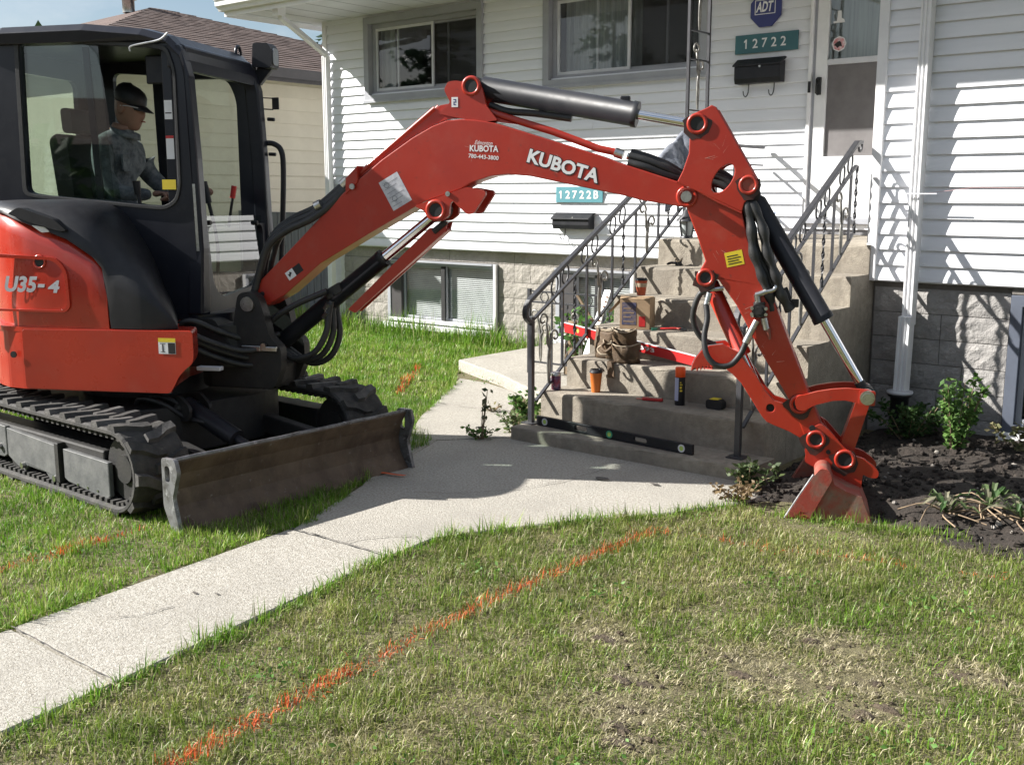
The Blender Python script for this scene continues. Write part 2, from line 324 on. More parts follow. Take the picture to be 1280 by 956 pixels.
b.build('oil_spots', mat('dark_oil_spot', (.10, .09, .08), .8), wk, kind='stuff')
# orange marking strokes on the concrete
b = B()
for pts in ([(-4.42, 4.14), (-4.36, 4.155), (-4.30, 4.165), (-4.24, 4.185)],):
    for i in range(len(pts)-1):
        (x0, y0), (x1, y1) = pts[i], pts[i+1]; w = .012
        b.add([(x0, y0-w, .0265), (x1, y1-w, .0265), (x1, y1+w, .0265), (x0, y0+w, .0265)], [(0, 1, 2, 3)])
tag(b.build('paint_mark', K['orange']), 'short orange spray paint dash on the shaded concrete beside the blade', 'paint mark')
# soil bed against the foundation
def soilh(x, y):
    e = np.clip(np.minimum((x+2.66)*3, (y-4.93)*3.2), 0, 1)
    h = .012+.055*vnoise(x, y, .55, 3)*e+.045*vnoise(x, y, .17, 4)*e+.03*vnoise(x, y, .07, 5)*e
    h += .05*np.exp(-(((x+1.75)/.5)**2+((y-5.75)/.5)**2))*e
    h *= 1-.95*np.exp(-(((x+2.1)/.42)**2+((y-5.0)/.30)**2)); h -= .075*np.exp(-(((x+2.1)/.33)**2+((y-5.02)/.22)**2))
    return np.where(e > 0, h, -.03)
xs = np.arange(-2.72, 2.01, .04); ys = np.arange(4.86, 7.21, .04); X, Y = np.meshgrid(xs, ys); Z = soilh(X, Y)
b = B(); b.smooth = True; nx = len(xs)
b.add([(x, y, z) for x, y, z in zip(X.ravel(), Y.ravel(), Z.ravel())], [(j*nx+i, j*nx+i+1, (j+1)*nx+i+1, (j+1)*nx+i) for j in range(len(ys)-1) for i in range(nx-1)])
b.build('soil_bed', K['soil'], kind='structure')
# loose clods and stones
def clod(b, c, r):
    n = 6; vs = []
    for th, k in ((0.35, n), (1.1, n), (1.9, n), (2.7, n)):
        for i in range(k):
            a = 2*math.pi*i/k+th; q = r*random.uniform(.7, 1.2)
            vs.append((c[0]+q*math.sin(th)*math.cos(a), c[1]+q*math.sin(th)*math.sin(a), c[2]+q*.75*math.cos(th)))
    fs = [(j*n+i, j*n+(i+1) % n, (j+1)*n+(i+1) % n, (j+1)*n+i) for j in range(3) for i in range(n)]+[tuple(range(n)), tuple(3*n+i for i in range(n))[::-1]]
    b.add(vs, fs)
b = B()
for k in range(2200):
    x, y = random.uniform(-2.65, -.3), random.uniform(4.95, 7.0); r = .004+.024*random.random()**3.2
    clod(b, (x, y, float(soilh(np.array(x), np.array(y)))+r*.3), r)
b.build('soil_clods', K['soil'], kind='stuff')

b = B()
for k in range(70):
    x, y = random.uniform(-2.5, -.6), random.uniform(5.0, 6.9); rr_ = .006+.014*random.random()**2; clod(b, (x, y, float(soilh(np.array(x), np.array(y)))+rr_*.5), rr_)
b.build('pebbles', mat('pale_pebble', (.34, .31, .27), .8, c2=(.22, .2, .18), scale=30), kind='stuff')
# ------------------------------------------------------------------ the house
FY, WY = 8.75, 7.10          # outer siding planes of the front wall and of the wing
house = thing('house', (-6, 8.75, 0), 'white vinyl sided bungalow with grey trimmed windows above a rock faced foundation', 'house')
E_ = .1016
BCACHE = {}
def boards(parent, segs_fn, z0, z1, Y, x0, x1):
    """lap courses; segs_fn(z) -> list of (xa, xb)"""
    k = 0; z = z0
    while z < z1-.01:
        for xa, xb in segs_fn(z+E_/2):
            e = min(E_, z1-z); key = (round(xa, 3), round(xb, 3), Y, round(e, 3))
            if key in BCACHE:
                o, zz = BCACHE[key]; share(o, (0, 0, z-zz), parent, 'siding_board')
            else:
                b = B(); pr = [(Y+.024, z), (Y, z), (Y, z+.007), (Y+.0035, z+.03), (Y+.011, z+.065), (Y+.0215, z+e), (Y+.024, z+e)]
                b.loft([[Vector((x, p[0], p[1])) for p in pr] for x in (xa, xb)])
                BCACHE[key] = (b.build('siding_board', K['vinyl'], parent), z)
        z += E_; k += 1
WINS = [(-9.39, -7.60, 2.645, 3.575), (-6.80, -4.95, 2.645, 3.60)]
DOOR = (-3.985, -2.70, 1.27, 3.5)
def front_segs(z):
    cuts = []
    for x0, x1, a, c in WINS:
        if a+.05 < z < c-.05: cuts.append((x0+.03, x1-.03))
    if z > DOOR[2]: cuts.append((DOOR[0]+.02, 0))
    if z < 1.27: cuts.append((-4.385, 0))
    s = []; x = -10.05
    for a, c in sorted(cuts):
        if a > x: s.append((x, a))
        x = c
    if x < -2.76: s.append((x, -2.76))
    o = []
    for a, c in s:              # butt joints of long courses
        if c-a > 3.9:
            j = -8.1 if int(z*10) % 3 == 0 else (-6.2 if int(z*10) % 3 == 1 else -7.2); o += [(a, j-.0015), (j+.0015, c)]
        else: o.append((a, c))
    return o
w = B()
Ys, Ye = FY+.026, FY+.16
for x0, x1, z0, z1 in ((-10.05, -2.75, 1.0, 2.66), (-10.05, -9.37, 2.66, 3.6), (-7.62, -6.78, 2.66, 3.6), (-4.97, -3.95, 2.66, 3.6), (-9.37, -7.62, 3.565, 3.6), (-6.78, -4.97, 3.59, 3.6)):
    if z1 == 2.66: w.box(x0, -3.955, Ys, Ye, z0, z1)
    else: w.box(x0, x1, Ys, Ye, z0, z1)
fwall = w.build('front_wall', K['vinyl'], house)
boards(fwall, front_segs, 1.012, 3.62, FY, -10.05, -2.76)
B().box(-10.11, -10.045, FY-.012, FY+.08, .99, 3.62).build('corner_post', K['whitemetal'], house)
B().box(-10.05, -9.95, 8.8, 16, 0, 3.62).build('side_wall', K['vinyl'], house)
wg = B(); wg.box(-2.73, 2, WY+.026, WY+.16, 1.03, 3.6); wg.box(-2.73, -2.6, WY+.17, FY, 0, 3.6)
wing = wg.build('wing_wall', K['vinyl'], house)
boards(wing, lambda z: [(-2.70, -.35 if int(z*10) % 2 else .3), (-.347 if int(z*10) % 2 else .303, 2)], 1.04, 3.62, WY, -2.7, 2)
B().box(-2.765, -2.70, WY-.014, WY+.4, 1.035, 3.62).build('corner_post', K['whitemetal'], house, bevel=.003)
# foundation of rock-faced blocks
def block(parent, x0, x1, z0, z1, Y, m_='stone'):
    b = B(); nx = max(4, int((x1-x0)/.045)); nz = max(3, int((z1-z0)/.04)); vs = []; fs = []
    for j in range(nz+1):
        for i in range(nx+1):
            ed = i in (0, nx) or j in (0, nz)
            vs.append((x0+(x1-x0)*i/nx, Y+.003-random.random()*.005 if ed else Y-.003-.008*random.random()**2, z0+(z1-z0)*j/nz))
    fs = [(j*(nx+1)+i, j*(nx+1)+i+1, (j+1)*(nx+1)+i+1, (j+1)*(nx+1)+i) for j in range(nz) for i in range(nx)]; b.add(vs, fs)
    k = len(b.v); b.add([(x0, Y+.04, z0), (x1, Y+.04, z0), (x1, Y+.04, z1), (x0, Y+.04, z1)], [])
    n1 = nx+1; c = [0, nx, nz*n1+nx, nz*n1]
    b.f += [tuple(range(n1))[::-1]+(k, k+1), tuple(nz*n1+i for i in range(n1))+(k+2, k+3)]; b.mi += [0]*2; b.sm += [False]*2
    b.f += [tuple(j*n1 for j in range(nz+1))+(k+3, k), tuple(j*n1+nx for j in range(nz+1))[::-1]+(k+1, k+2)]; b.mi += [0]*2; b.sm += [False]*2
    b.build('stone_block', K[m_], parent)
BW = [(-9.19, -7.50, .1, .86), (-6.70, -5.74, .1, .86)]
mb = B()
for x0, x1, z0, z1 in ((-10.03, -9.19, -.2, .999), (-7.5, -6.7, -.2, .999), (-5.74, -4.3, -.2, .999), (-9.19, -7.5, .86, .999), (-6.7, -5.74, .86, .999), (-9.19, -7.5, -.2, .1), (-6.7, -5.74, -.2, .1)):
    mb.box(x0, x1, FY+.115, FY+.30, z0, z1)
found = mb.build('foundation', K['mortar'], house)
rows = [(.0, .166), (.171, .336), (.341, .506), (.511, .676), (.681, .866)]
for r, (z0, z1) in enumerate(rows):
    for xa, xb in ((-10.03, -9.2), (-7.49, -6.71), (-5.73, -4.4)):
        x = xa
        while x < xb-.02:
            L = random.choice((.22, .36, .44, .6)); xe = x+L if xb-x-L > .14 else xb; block(found, x+.002, xe-.003, z0, z1, FY+.108); x = xe
x = -10.03
while x < -4.4:
    xe = min(x+random.uniform(.7, 1.3), -4.4); block(found, x+.003, xe-.003, .872, .996, FY+.112); x = xe
mb = B().box(-2.73, -1.84, WY+.07, WY+.2, -.2, 1.03).box(-1.84, 2, WY+.03, WY+.2, .99, 1.03).box(-.9, 2, WY+.07, WY+.2, -.2, 1.03).box(-1.84, -.9, WY+.07, WY+.2, -.2, .1)
wfound = mb.build('foundation', K['mortar'], house)
for r in range(6):
    z0 = .0+r*.166; z1 = z0+.161
    for xa, xb in ((-2.72, -1.85), (-.89, 2)):
        x = xa
        while x < xb-.02:
            L = random.choice((.45, .6, .9)); xe = x+L if xb-x-L > .2 else xb; block(wfound, x+.002, xe-.003, z0, z1, WY+.062, 'stoneg'); x = xe
def grill(parent, name, x0, x1, z0, z1, y0, y1, t, m, bev=.003):
    b = B(); b.prism([[(x0, z0), (x1, z0), (x1, z1), (x0, z1)], [(x0+t, z0+t), (x1-t, z0+t), (x1-t, z1-t), (x0+t, z1-t)]], lambda u, v, s: Vector((u, s, v)), y0, y1)
    return b.build(name, m, parent, bevel=bev)
def pane(parent, x0, x1, z0, z1, Y, m='glass', name='pane'):
    return B().add([(x0, Y, z0), (x1, Y, z0), (x1, Y, z1), (x0, Y, z1)], [(0, 1, 2, 3)]).build(name, K[m], parent)
def room(parent, x0, x1, z0, z1, Y, d=1.6):
    b = B(); p = [(x, y, z) for z in (z0-.2, z1+.2) for x, y in ((x0-.3, Y), (x1+.3, Y), (x1+.3, Y+d), (x0-.3, Y+d))]
    b.add(p, [(0, 1, 2, 3), (4, 5, 6, 7), (1, 2, 6, 5), (2, 3, 7, 6), (3, 0, 4, 7)]); return b.build('room', K['interior'], parent)
def curtain(parent, x0, x1, z0, z1, Y, m='curtain', amp=.02, per=.09):
    n = max(6, int((x1-x0)/.012)); b = B(); b.smooth = True
    vs = [(x0+(x1-x0)*i/n, Y+amp*math.sin(2*math.pi*(x0+(x1-x0)*i/n)/per)+.3*amp*math.sin(37*i/n), z) for z in (z0, z1) for i in range(n+1)]
    b.add(vs, [(i, i+1, n+2+i, n+1+i) for i in range(n)]); return b.build('curtain', K[m], parent)
# upper windows
for wi, (x0, x1, z0, z1) in enumerate(WINS):
    win = grill(house, 'window', x0, x1, z0, z1, FY-.028, FY+.10, .075, K['greytrim'])
    B().box(x0-.01, x1+.01, FY-.04, FY-.029, z0-.012, z0+.02).build('sill', K['greytrim'], win, bevel=.003)
    ix0, ix1, iz0, iz1 = x0+.076, x1-.076, z0+.076, z1-.076
    grill(win, 'frame', ix0, ix1, iz0, iz1, FY+.04, FY+.095, .045, K['greytrim'])
    mid = (-8.385, -5.835)[wi]
    grill(win, 'sash', ix0+.046, mid+.02, iz0+.046, iz1-.046, FY+.052, FY+.074, .03, K['silver'])
    pane(win, ix0+.07, mid, iz0+.07, iz1-.07, FY+.063)
    grill(win, 'sash', mid-.02, ix1-.046, iz0+.046, iz1-.046, FY+.076, FY+.098, .03, K['greytrim'])
    pane(win, mid, ix1-.07, iz0+.07, iz1-.07, FY+.086)
    B().add([(mid+.01, FY+.072, iz0+.07), (ix1-.07, FY+.072, iz0+.07), (ix1-.07, FY+.072, iz1-.07), (mid+.01, FY+.072, iz1-.07)], [(0, 1, 2, 3)]).build('insect_screen', SCREEN, win)
    for xm in ((-8.96, -8.19), (-6.225, -5.44))[wi]:
        B().box(xm-.011, xm+.011, FY+.10, FY+.115, iz0+.05, iz1-.05).build('mullion', K['silver'], win)
    room(win, x0, x1, z0, z1, FY+.165)
    if wi == 1:
        curtain(win, ix0+.02, mid+.05, iz0, iz1, FY+.24); curtain(win, -5.25, ix1+.05, iz0, iz1, FY+.26)
    else:
        curtain(win, ix0-.05, ix0+.16, iz0, iz1, FY+.24)
# basement windows with blinds
FB = FY+.065
for wi, (x0, x1, z0, z1) in enumerate(BW):
    win = grill(house, 'basement_window', x0, x1, z0, z1, FB+.02, FB+.14, .05, K['greytrim'])
    B().box(x0-.02, x1+.02, FB-.045, FB+.019, z0-.03, z0+.03).build('sill', K['whitemetal'], win, bevel=.006)
    B().box(x0+.05, x1-.05, FB-.02, FB+.13, z0+.05, z0+.085).build('sill', K['whitemetal'], win, bevel=.004)
    B().box(x0+.052, x0+.22, FB+.03, FB+.12, z0+.086, z1-.052).build('jamb', K['gutter'], win)
    B().box(x1-.022, x1+.01, FB-.01, FB+.019, z0+.03, z1).build('jamb', K['whitemetal'], win)
    B().box(x0, x1-.051, FB-.005, FB+.019, z1-.02, z1).build('head', K['greytrim'], win)
    mid = (x0+.22+x1)/2-.08
    grill(win, 'sash', x0+.221, mid+.03, z0+.09, z1-.055, FB+.07, FB+.095, .028, K['greytrim']); pane(win, x0+.24, mid, z0+.11, z1-.08, FB+.08)
    grill(win, 'sash', mid-.02, x1-.052, z0+.09, z1-.055, FB+.098, FB+.12, .025, K['greytrim']); pane(win, mid, x1-.07, z0+.11, z1-.08, FB+.108)
    B().box(mid-.035, mid+.022, FB+.05, FB+.069, z0+.09, z1-.06).build('meeting_rail', K['dk'], win)
    room(win, x0, x1, z0, z1, FB+.16, .6)
    b = B(); z = z0+.1
    while z < z1-.06:
        b.add([(x0+.2, FB+.124, z), (x1-.04, FB+.124, z), (x1-.04, FB+.136, z+.018), (x0+.2, FB+.136, z+.018)], [(0, 1, 2, 3)]); z += .0215
    b.build('blind', K['blind'], win)
# wing basement window at the right
win = grill(house, 'basement_window', -1.84, -.9, .1, .985, WY+.02, WY+.15, .07, mat('slate_blue_window_frame', (.10, .115, .15), .5))
B().box(-1.86, -.88, WY-.02, WY+.019, .05, .12).build('sill', K['whitemetal'], win, bevel=.005)
pane(win, -1.78, -.96, .16, .93, WY+.06); grill(win, 'sash', -1.769, -.971, .171, .915, WY+.05, WY+.075, .035, K['greytrim']); room(win, -1.8, -.95, .2, .9, WY+.21, .8)
# entrance: casing, storm door, threshold
door = grill(house, 'storm_door', -3.93, -2.80, 1.41, 3.42, FY-.01, FY+.03, .10, K['doorw'])
B().box(-3.829, -2.901, FY-.008, FY+.028, 1.511, 1.915).build('kick_panel', K['doorw'], door, bevel=.004)
B().box(-3.829, -2.901, FY-.014, FY+.03, 2.655, 2.70).build('rail', K['silver'], door, bevel=.004)
b = B().box(-3.829, -2.901, FY+.012, FY+.014, 1.916, 2.654); b.build('screen', K['brownscreen'], door)
pane(door, -3.829, -2.901, 2.70, 3.32, FY+.01); B().box(-4.05, -2.62, FY+.14, FY+.18, 1.2, 3.6).build('inner_door', K['curtain'], door)
b = B().box(-3.895, -3.870, FY-.05, FY-.0105, 2.42, 2.56).box(-3.892, -3.874, FY-.075, FY-.051, 2.50, 2.55).tube([(-3.883, FY-.05, 2.545), (-3.883, FY-.085, 2.535), (-3.883, FY-.085, 2.43), (-3.883, FY-.05, 2.42)], .008)
b.build('handle', K['dk'], door)
B().prism(circ(-3.742, 2.818, .062, 8), XZ(FY+.008), 0, .002).build('octagon_sticker', K['white'], door)
B().prism(circ(-3.742, 2.818, .053, 8), XZ(FY+.0055), 0, .002).build('octagon_sticker', mat('faded_pink_print', (.55, .19, .2), .6, c2=(.7, .6, .62), scale=28), door)
B().prism([(-3.785, 2.81), (-3.765, 2.80), (-3.755, 2.785), (-3.735, 2.80), (-3.715, 2.795), (-3.722, 2.825), (-3.735, 2.84), (-3.755, 2.835)], XZ(FY+.0028), 0, .002).build('print', K['dk'], door)
B().prism([(-3.80, 2.985), (-3.70, 2.985), (-3.71, 3.01), (-3.73, 3.02), (-3.735, 3.08), (-3.765, 3.08), (-3.77, 3.0), (-3.80, 3.0)], XZ(FY+.0075), 0, .001).build('paper_scrap', K['white'], door)
b = B().box(-3.985, -3.955, FY-.03, FY+.05, 1.41, 3.6); b.build('door_casing', K['whitemetal'], house, bevel=.003)
B().box(-3.954, -3.932, FY-.006, FY+.05, 1.41, 3.6).build('door_jamb', K['greytrim'], house)
B().box(-3.975, -3.955, FY-.045, FY-.031, 2.44, 2.53).build('door_strike', K['dk'], house)
th = B().box(-3.985, -2.77, FY-.06, FY+.05, 1.36, 1.409).build('door_sill', K['greytrim'], house, bevel=.004)
B().box(-3.985, -2.77, FY-.03, FY+.05, 1.315, 1.359).build('threshold_board', K['whitemetal'], th); B().box(-3.985, -2.77, FY-.012, FY+.05, 1.272, 1.314).build('threshold_board', K['fence'], th)
# roof, soffits, gutters
rf = B()
def slope(x0, x1, ye, z): rf.add([(x0, ye, z), (x1, ye, z), (x1, 14, z+(14-ye)*.34), (x0, 14, z+(14-ye)*.34), (x0, ye, z-.04), (x1, ye, z-.04), (x1, 14, z-.04+(14-ye)*.34), (x0, 14, z-.04+(14-ye)*.34)], [(0, 1, 2, 3), (4, 7, 6, 5), (0, 4, 5, 1), (1, 5, 6, 2), (3, 7, 4, 0)])
slope(-10.4, -4.45, 7.50, 3.78); slope(-4.449, 3, 6.02, 3.78)
roof = rf.build('roof', K['shingle'], house)
sf = B().box(-10.38, -4.45, 7.60, FY+.2, 3.60, 3.62).box(-4.449, 3, 6.07, FY+.2, 3.60, 3.62).box(-10.38, -10.06, FY+.2, 14, 3.60, 3.62)
soff = sf.build('soffit', K['soffit'], house)
b = B()
for i in range(17): b.box(-10.29+i*.343, -10.285+i*.343, 7.605, FY, 3.597, 3.5995)
b.build('soffit_joint', K['greytrim'], soff)
B().box(-10.38, -4.45, 7.58, 7.599, 3.55, 3.76).box(-4.449, 3, 6.05, 6.069, 3.55, 3.76).box(-10.40, -10.381, 7.58, 14, 3.55, 3.78).box(-4.47, -4.451, 6.05, 7.579, 3.55, 3.78).build('fascia', K['whitemetal'], house)
def gutter(x0, x1, y):
    b = B(); pr = [(y, 3.60), (y-.06, 3.60), (y-.075, 3.63), (y-.105, 3.65), (y-.11, 3.70), (y-.125, 3.71), (y-.125, 3.735), (y-.112, 3.735), (y-.1, 3.70), (y, 3.70)]
    b.loft([[Vector((x, p[0], p[1])) for p in pr] for x in (x0, x1)]); return b.build('gutter', K['whitemetal'], house)
gutter(-10.42, -4.46, 7.579); gutter(-4.50, 3, 6.049)
# downspouts
def spout(pts, w, d, name, parent, m='whitemetal'):
    b = B(); rings = []
    for i, p in enumerate(pts):
        p = Vector(p); rings.append([p+Vector((sx*w/2, sy*d/2, 0)) for sx, sy in ((-1, -1), (-.6, -1), (-.55, -.8), (-.2, -.8), (-.15, -1), (.15, -1), (.2, -.8), (.55, -.8), (.6, -1), (1, -1), (1, 1), (-1, 1))])
    b.loft(rings); return b.build(name, K[m], parent, bevel=.003)
d1 = spout([(-10.0, 8.69, 3.2), (-10.0, 8.69, .15)], .075, .07, 'downspout', house)
b = B(); a0, a1 = Vector((-9.62, 7.72, 3.5)), Vector((-10.0, 8.69, 3.22))
b.loft([[a+Vector((sx*.036, sy*.02, sz*.036)) for sx, sy, sz in ((-1, 1, -1), (1, 1, -1), (1, -1, 1), (-1, -1, 1))] for a in (a0+Vector((0, 0, .1)), a0, a1, a1-Vector((0, 0, .06)))])
b.build('elbow', K['whitemetal'], d1, bevel=.004); B().box(-9.67, -9.57, 7.665, 7.77, 3.50, 3.6).build('outlet', K['whitemetal'], d1, bevel=.004)
spout([(-2.44, 7.045, 3.6), (-2.44, 7.045, .76)], .066, .085, 'downspout', house)
d2 = spout([(-2.445, 7.02, .82), (-2.445, 7.0, .33)], .078, .092, 'downspout', house)
b = B(); b.lathe((-2.445, 6.98, 0), [(.058, .0), (.058, .29), (.075, .295), (.078, .325), (.06, .326), (.055, .3)], 18); b.build('drain_pipe', K['pipe'], d2)
B().lathe((-2.445, 6.98, 0), [(.0785, .312), (.083, .318), (.083, .33), (.07, .332)], 18).build('pipe_rim', K['silver'], d2)
B().box(-2.50, -2.29, 6.972, 6.979, 1.603, 1.611).build('strap', K['silver'], d2)
tag(B().tube([(-2.39, 7.06, 1.61), (-2.3, 7.085, 1.62), (-2.1, 7.09, 1.645), (-1.5, 7.09, 1.635), (-.5, 7.09, 1.63), (1.5, 7.08, 1.63)], .0013, 4).build('string_line', mat('pale_pink_string', (.6, .35, .35), .7)), 'thin pale pink string stretched along the right hand siding from the downspout', 'string')

# ------------------------------------------------------------------ signs and letter boxes on the wall
t = thing('house_number_sign', (-4.39, FY, 2.88), 'dark green rectangular house number plate reading 12722 beside the door', 'house number')
B().box(-4.68, -4.094, FY-.012, FY-.001, 2.803, 2.96).build('plate', K['teal'], t, bevel=.002)
digits('12722', -4.60, .087, FY-.012, 2.844, .078, .05, t, .015)
t = thing('house_number_sign', (-6.35, FY, 1.6), 'pale teal house number plate reading 12722B low on the sunny siding', 'house number')
B().box(-6.63, -6.06, FY-.012, FY-.001, 1.525, 1.68).build('plate', K['tealB'], t, bevel=.002)
digits('12722B', -6.595, .086, FY-.012, 1.562, .078, .056, t, .025)
t = thing('security_sign', (-4.40, FY, 3.1), 'blue octagonal ADT alarm sign mounted above the 12722 number plate', 'alarm sign')
B().prism([(-4.40+.155*math.cos(R_(22.5+45*k)), 3.155+.155*math.sin(R_(22.5+45*k))) for k in range(8)], XZ(FY-.001), 0, .016).build('plate', K['blue'], t, bevel=.006)
b = B(); fr = [(-4.50, 3.115), (-4.31, 3.115), (-4.31, 3.235), (-4.50, 3.235)]; b.prism([fr, [(-4.494, 3.121), (-4.316, 3.121), (-4.316, 3.229), (-4.494, 3.229)]], XZ(FY-.017), 0, .0015); b.build('border', K['bandw'], t)
text('lettering', 'ADT', lambda u, v, tt: Vector((-4.49+u+.15*v, FY-.017-tt, 3.135+v)), (.15, .085), K['bandw'], t, bold=.03)
def mailbox(x0, x1, z0, z1, label, y):
    t = thing('mailbox', ((x0+x1)/2, y, z0), label, 'mailbox', 'letter boxes on the wall')
    d = .10; b = B(); pr = [(y-.001, z0), (y-d*.85, z0), (y-d, z0+.04), (y-d, z1-.05), (y-.001, z1-.03)]
    b.loft([[Vector((x, p[0], p[1])) for p in pr] for x in (x0+.01, x1-.01)]); b.build('box', K['cyl'], t, bevel=.004)
    b = B(); pr = [(y-.001, z1), (y-.03, z1), (y-d-.018, z1-.055), (y-d-.018, z1-.068), (y-d-.012, z1-.068), (y-.001, z1-.012)]
    b.loft([[Vector((x, p[0], p[1])) for p in pr] for x in (x0, x1)]); b.build('lid', K['cyl'], t, bevel=.003)
    B().cyl(((x0+x1)/2+.03, y-d-.001, (z0+z1)/2+.03), ((x0+x1)/2+.03, y-d-.012, (z0+z1)/2+.03), .010).build('lock', K['zinc'], t)
    for x in (x0+.11, x1-.10):
        B().tube(spline([(x, y-.01, z0+.01), (x-.004, y-.014, z0-.07), (x-.012, y-.035, z0-.105), (x-.02, y-.06, z0-.095), (x-.024, y-.066, z0-.06)], 4), .0048, 6).build('paper_hook', K['iron'], t)
    return t
mailbox(-4.645, -4.195, 2.545, 2.755, 'black letter box with two paper hooks below the 12722 plate', FY)
t = mailbox(-6.62, -6.15, 1.265, 1.425, 'black letter box with round emblem below the 12722B plate', FY)
B().lathe((0, 0, 0), [(.001, 0), (.04, 0), (.04, .004), (.03, .006), (.028, .004), (.001, .008)], 16).build('emblem', K['cyl'], t)
e = t.children[-1]; e.matrix_local = Matrix.Translation(Vector((-6.4, FY-.1015, 1.32))-ORG) @ Matrix.Rotation(R_(90), 4, 'X')
for v in e.data.vertices: v.co += ORG

# ------------------------------------------------------------------ porch steps
t = thing('porch_steps', (-3.55, 7, 0), 'cast concrete porch steps of six risers on a low base slab', 'steps')
XL, XR = -4.38, -2.735; RY = [5.62, 5.91, 6.175, 6.48, 6.78, 7.07, 8.74]
def roughstep(x0, x1, y0, y1, z0, z1, nx=26):
    b = B(); rings = []
    for i in range(nx+1):
        x = x0+(x1-x0)*i/nx; q = lambda s: random.uniform(-s, s)
        rings.append([Vector((x, y0, z0)), Vector((x, y0+q(.003), z1-.02)), Vector((x, y0+.002+q(.003), z1-.008)), Vector((x, y0+.007+q(.002), z1-.002+q(.002))), Vector((x, y0+.018, z1+q(.001))), Vector((x, y1, z1)), Vector((x, y1, z0))])
    b.loft(rings); return b
roughstep(-4.395, -2.66, 5.32, 5.62, -.1, .1).build('base_slab', K['conc'], t)
for k in range(6): roughstep(XL, XR, RY[k]+(.002 if k else 0), RY[k+1], -.1, .1+.195*(k+1)).build('step', K['conc'], t)

# ------------------------------------------------------------------ wrought iron
def bar(p0, p1, w=.014, h=None):
    p0, p1 = Vector(p0), Vector(p1); d = (p1-p0).normalized(); a = Vector((0, 0, 1)) if abs(d.z) < .9 else Vector((0, 1, 0))
    u = d.cross(a).normalized(); v = d.cross(u); h = h or w; b = B()
    b.loft([[p+u*sx*w/2+v*sy*h/2 for sx, sy in ((-1, -1), (1, -1), (1, 1), (-1, 1))] for p in (p0, p1)]); return b
def twisted(p0, p1, w=.016, turns=2.5):
    p0, p1 = Vector(p0), Vector(p1); b = B(); rings = []; n = 30; b.smooth = False
    for i in range(n+1):
        t = i/n; a = 2*math.pi*turns*min(max((t-.08)/.84, 0), 1); q = p0.lerp(p1, t)
        rings.append([q+Vector((math.cos(a+f)*w*.72*(1 if k % 2 == 0 else .55), math.sin(a+f)*w*.72*(1 if k % 2 == 0 else .55), 0)) for k, f in enumerate((0, math.pi/2, math.pi, 1.5*math.pi))])
    b.loft(rings); return b
def spiral(c, r, a0, turns, sgn=1, n=14):
    return [(c[0]+r*(1-.72*i/n)*math.cos(a0+sgn*2*math.pi*turns*i/n), c[1]+r*(1-.72*i/n)*math.sin(a0+sgn*2*math.pi*turns*i/n)) for i in range(n+1)]
def scrollpanel(F, c, z0, h, parent, w=.145):
    """leafy scroll: two stems rising from z0, curling outwards; F(u, z)"""
    for sg, top, r in ((1, .58, .050), (-1, .80, .048)):
        P = [(c, z0), (c-sg*.010, z0+.18*h), (c-sg*.004, z0+.42*h), (c+sg*.03, z0+(top-.05)*h)]
        S_ = spiral((c+sg*(w-.03-r), z0+top*h), r, math.pi if sg > 0 else 0, .92, -sg)
        pts = spline([Vector((u, v, 0)) for u, v in P], 4)+[Vector((u, v, 0)) for u, v in S_]
        B().tube([F(p.x, p.y) for p in pts], .008, 6).build('scroll', K['ironl'], parent)
    lf = B()
    for sg, zz in ((1, .52), (-1, .60)):
        P = [(c, z0+zz*h-.10), (c+sg*.030, z0+zz*h-.05), (c+sg*.032, z0+zz*h), (c+sg*.014, z0+zz*h+.07), (c-sg*.002, z0+zz*h)]
        lf.add([F(u, v)+Vector((0, 0, 0)) for u, v in P], [(0, 1, 2, 3, 4)])
    lf.build('iron_leaf', K['ironl'], parent)
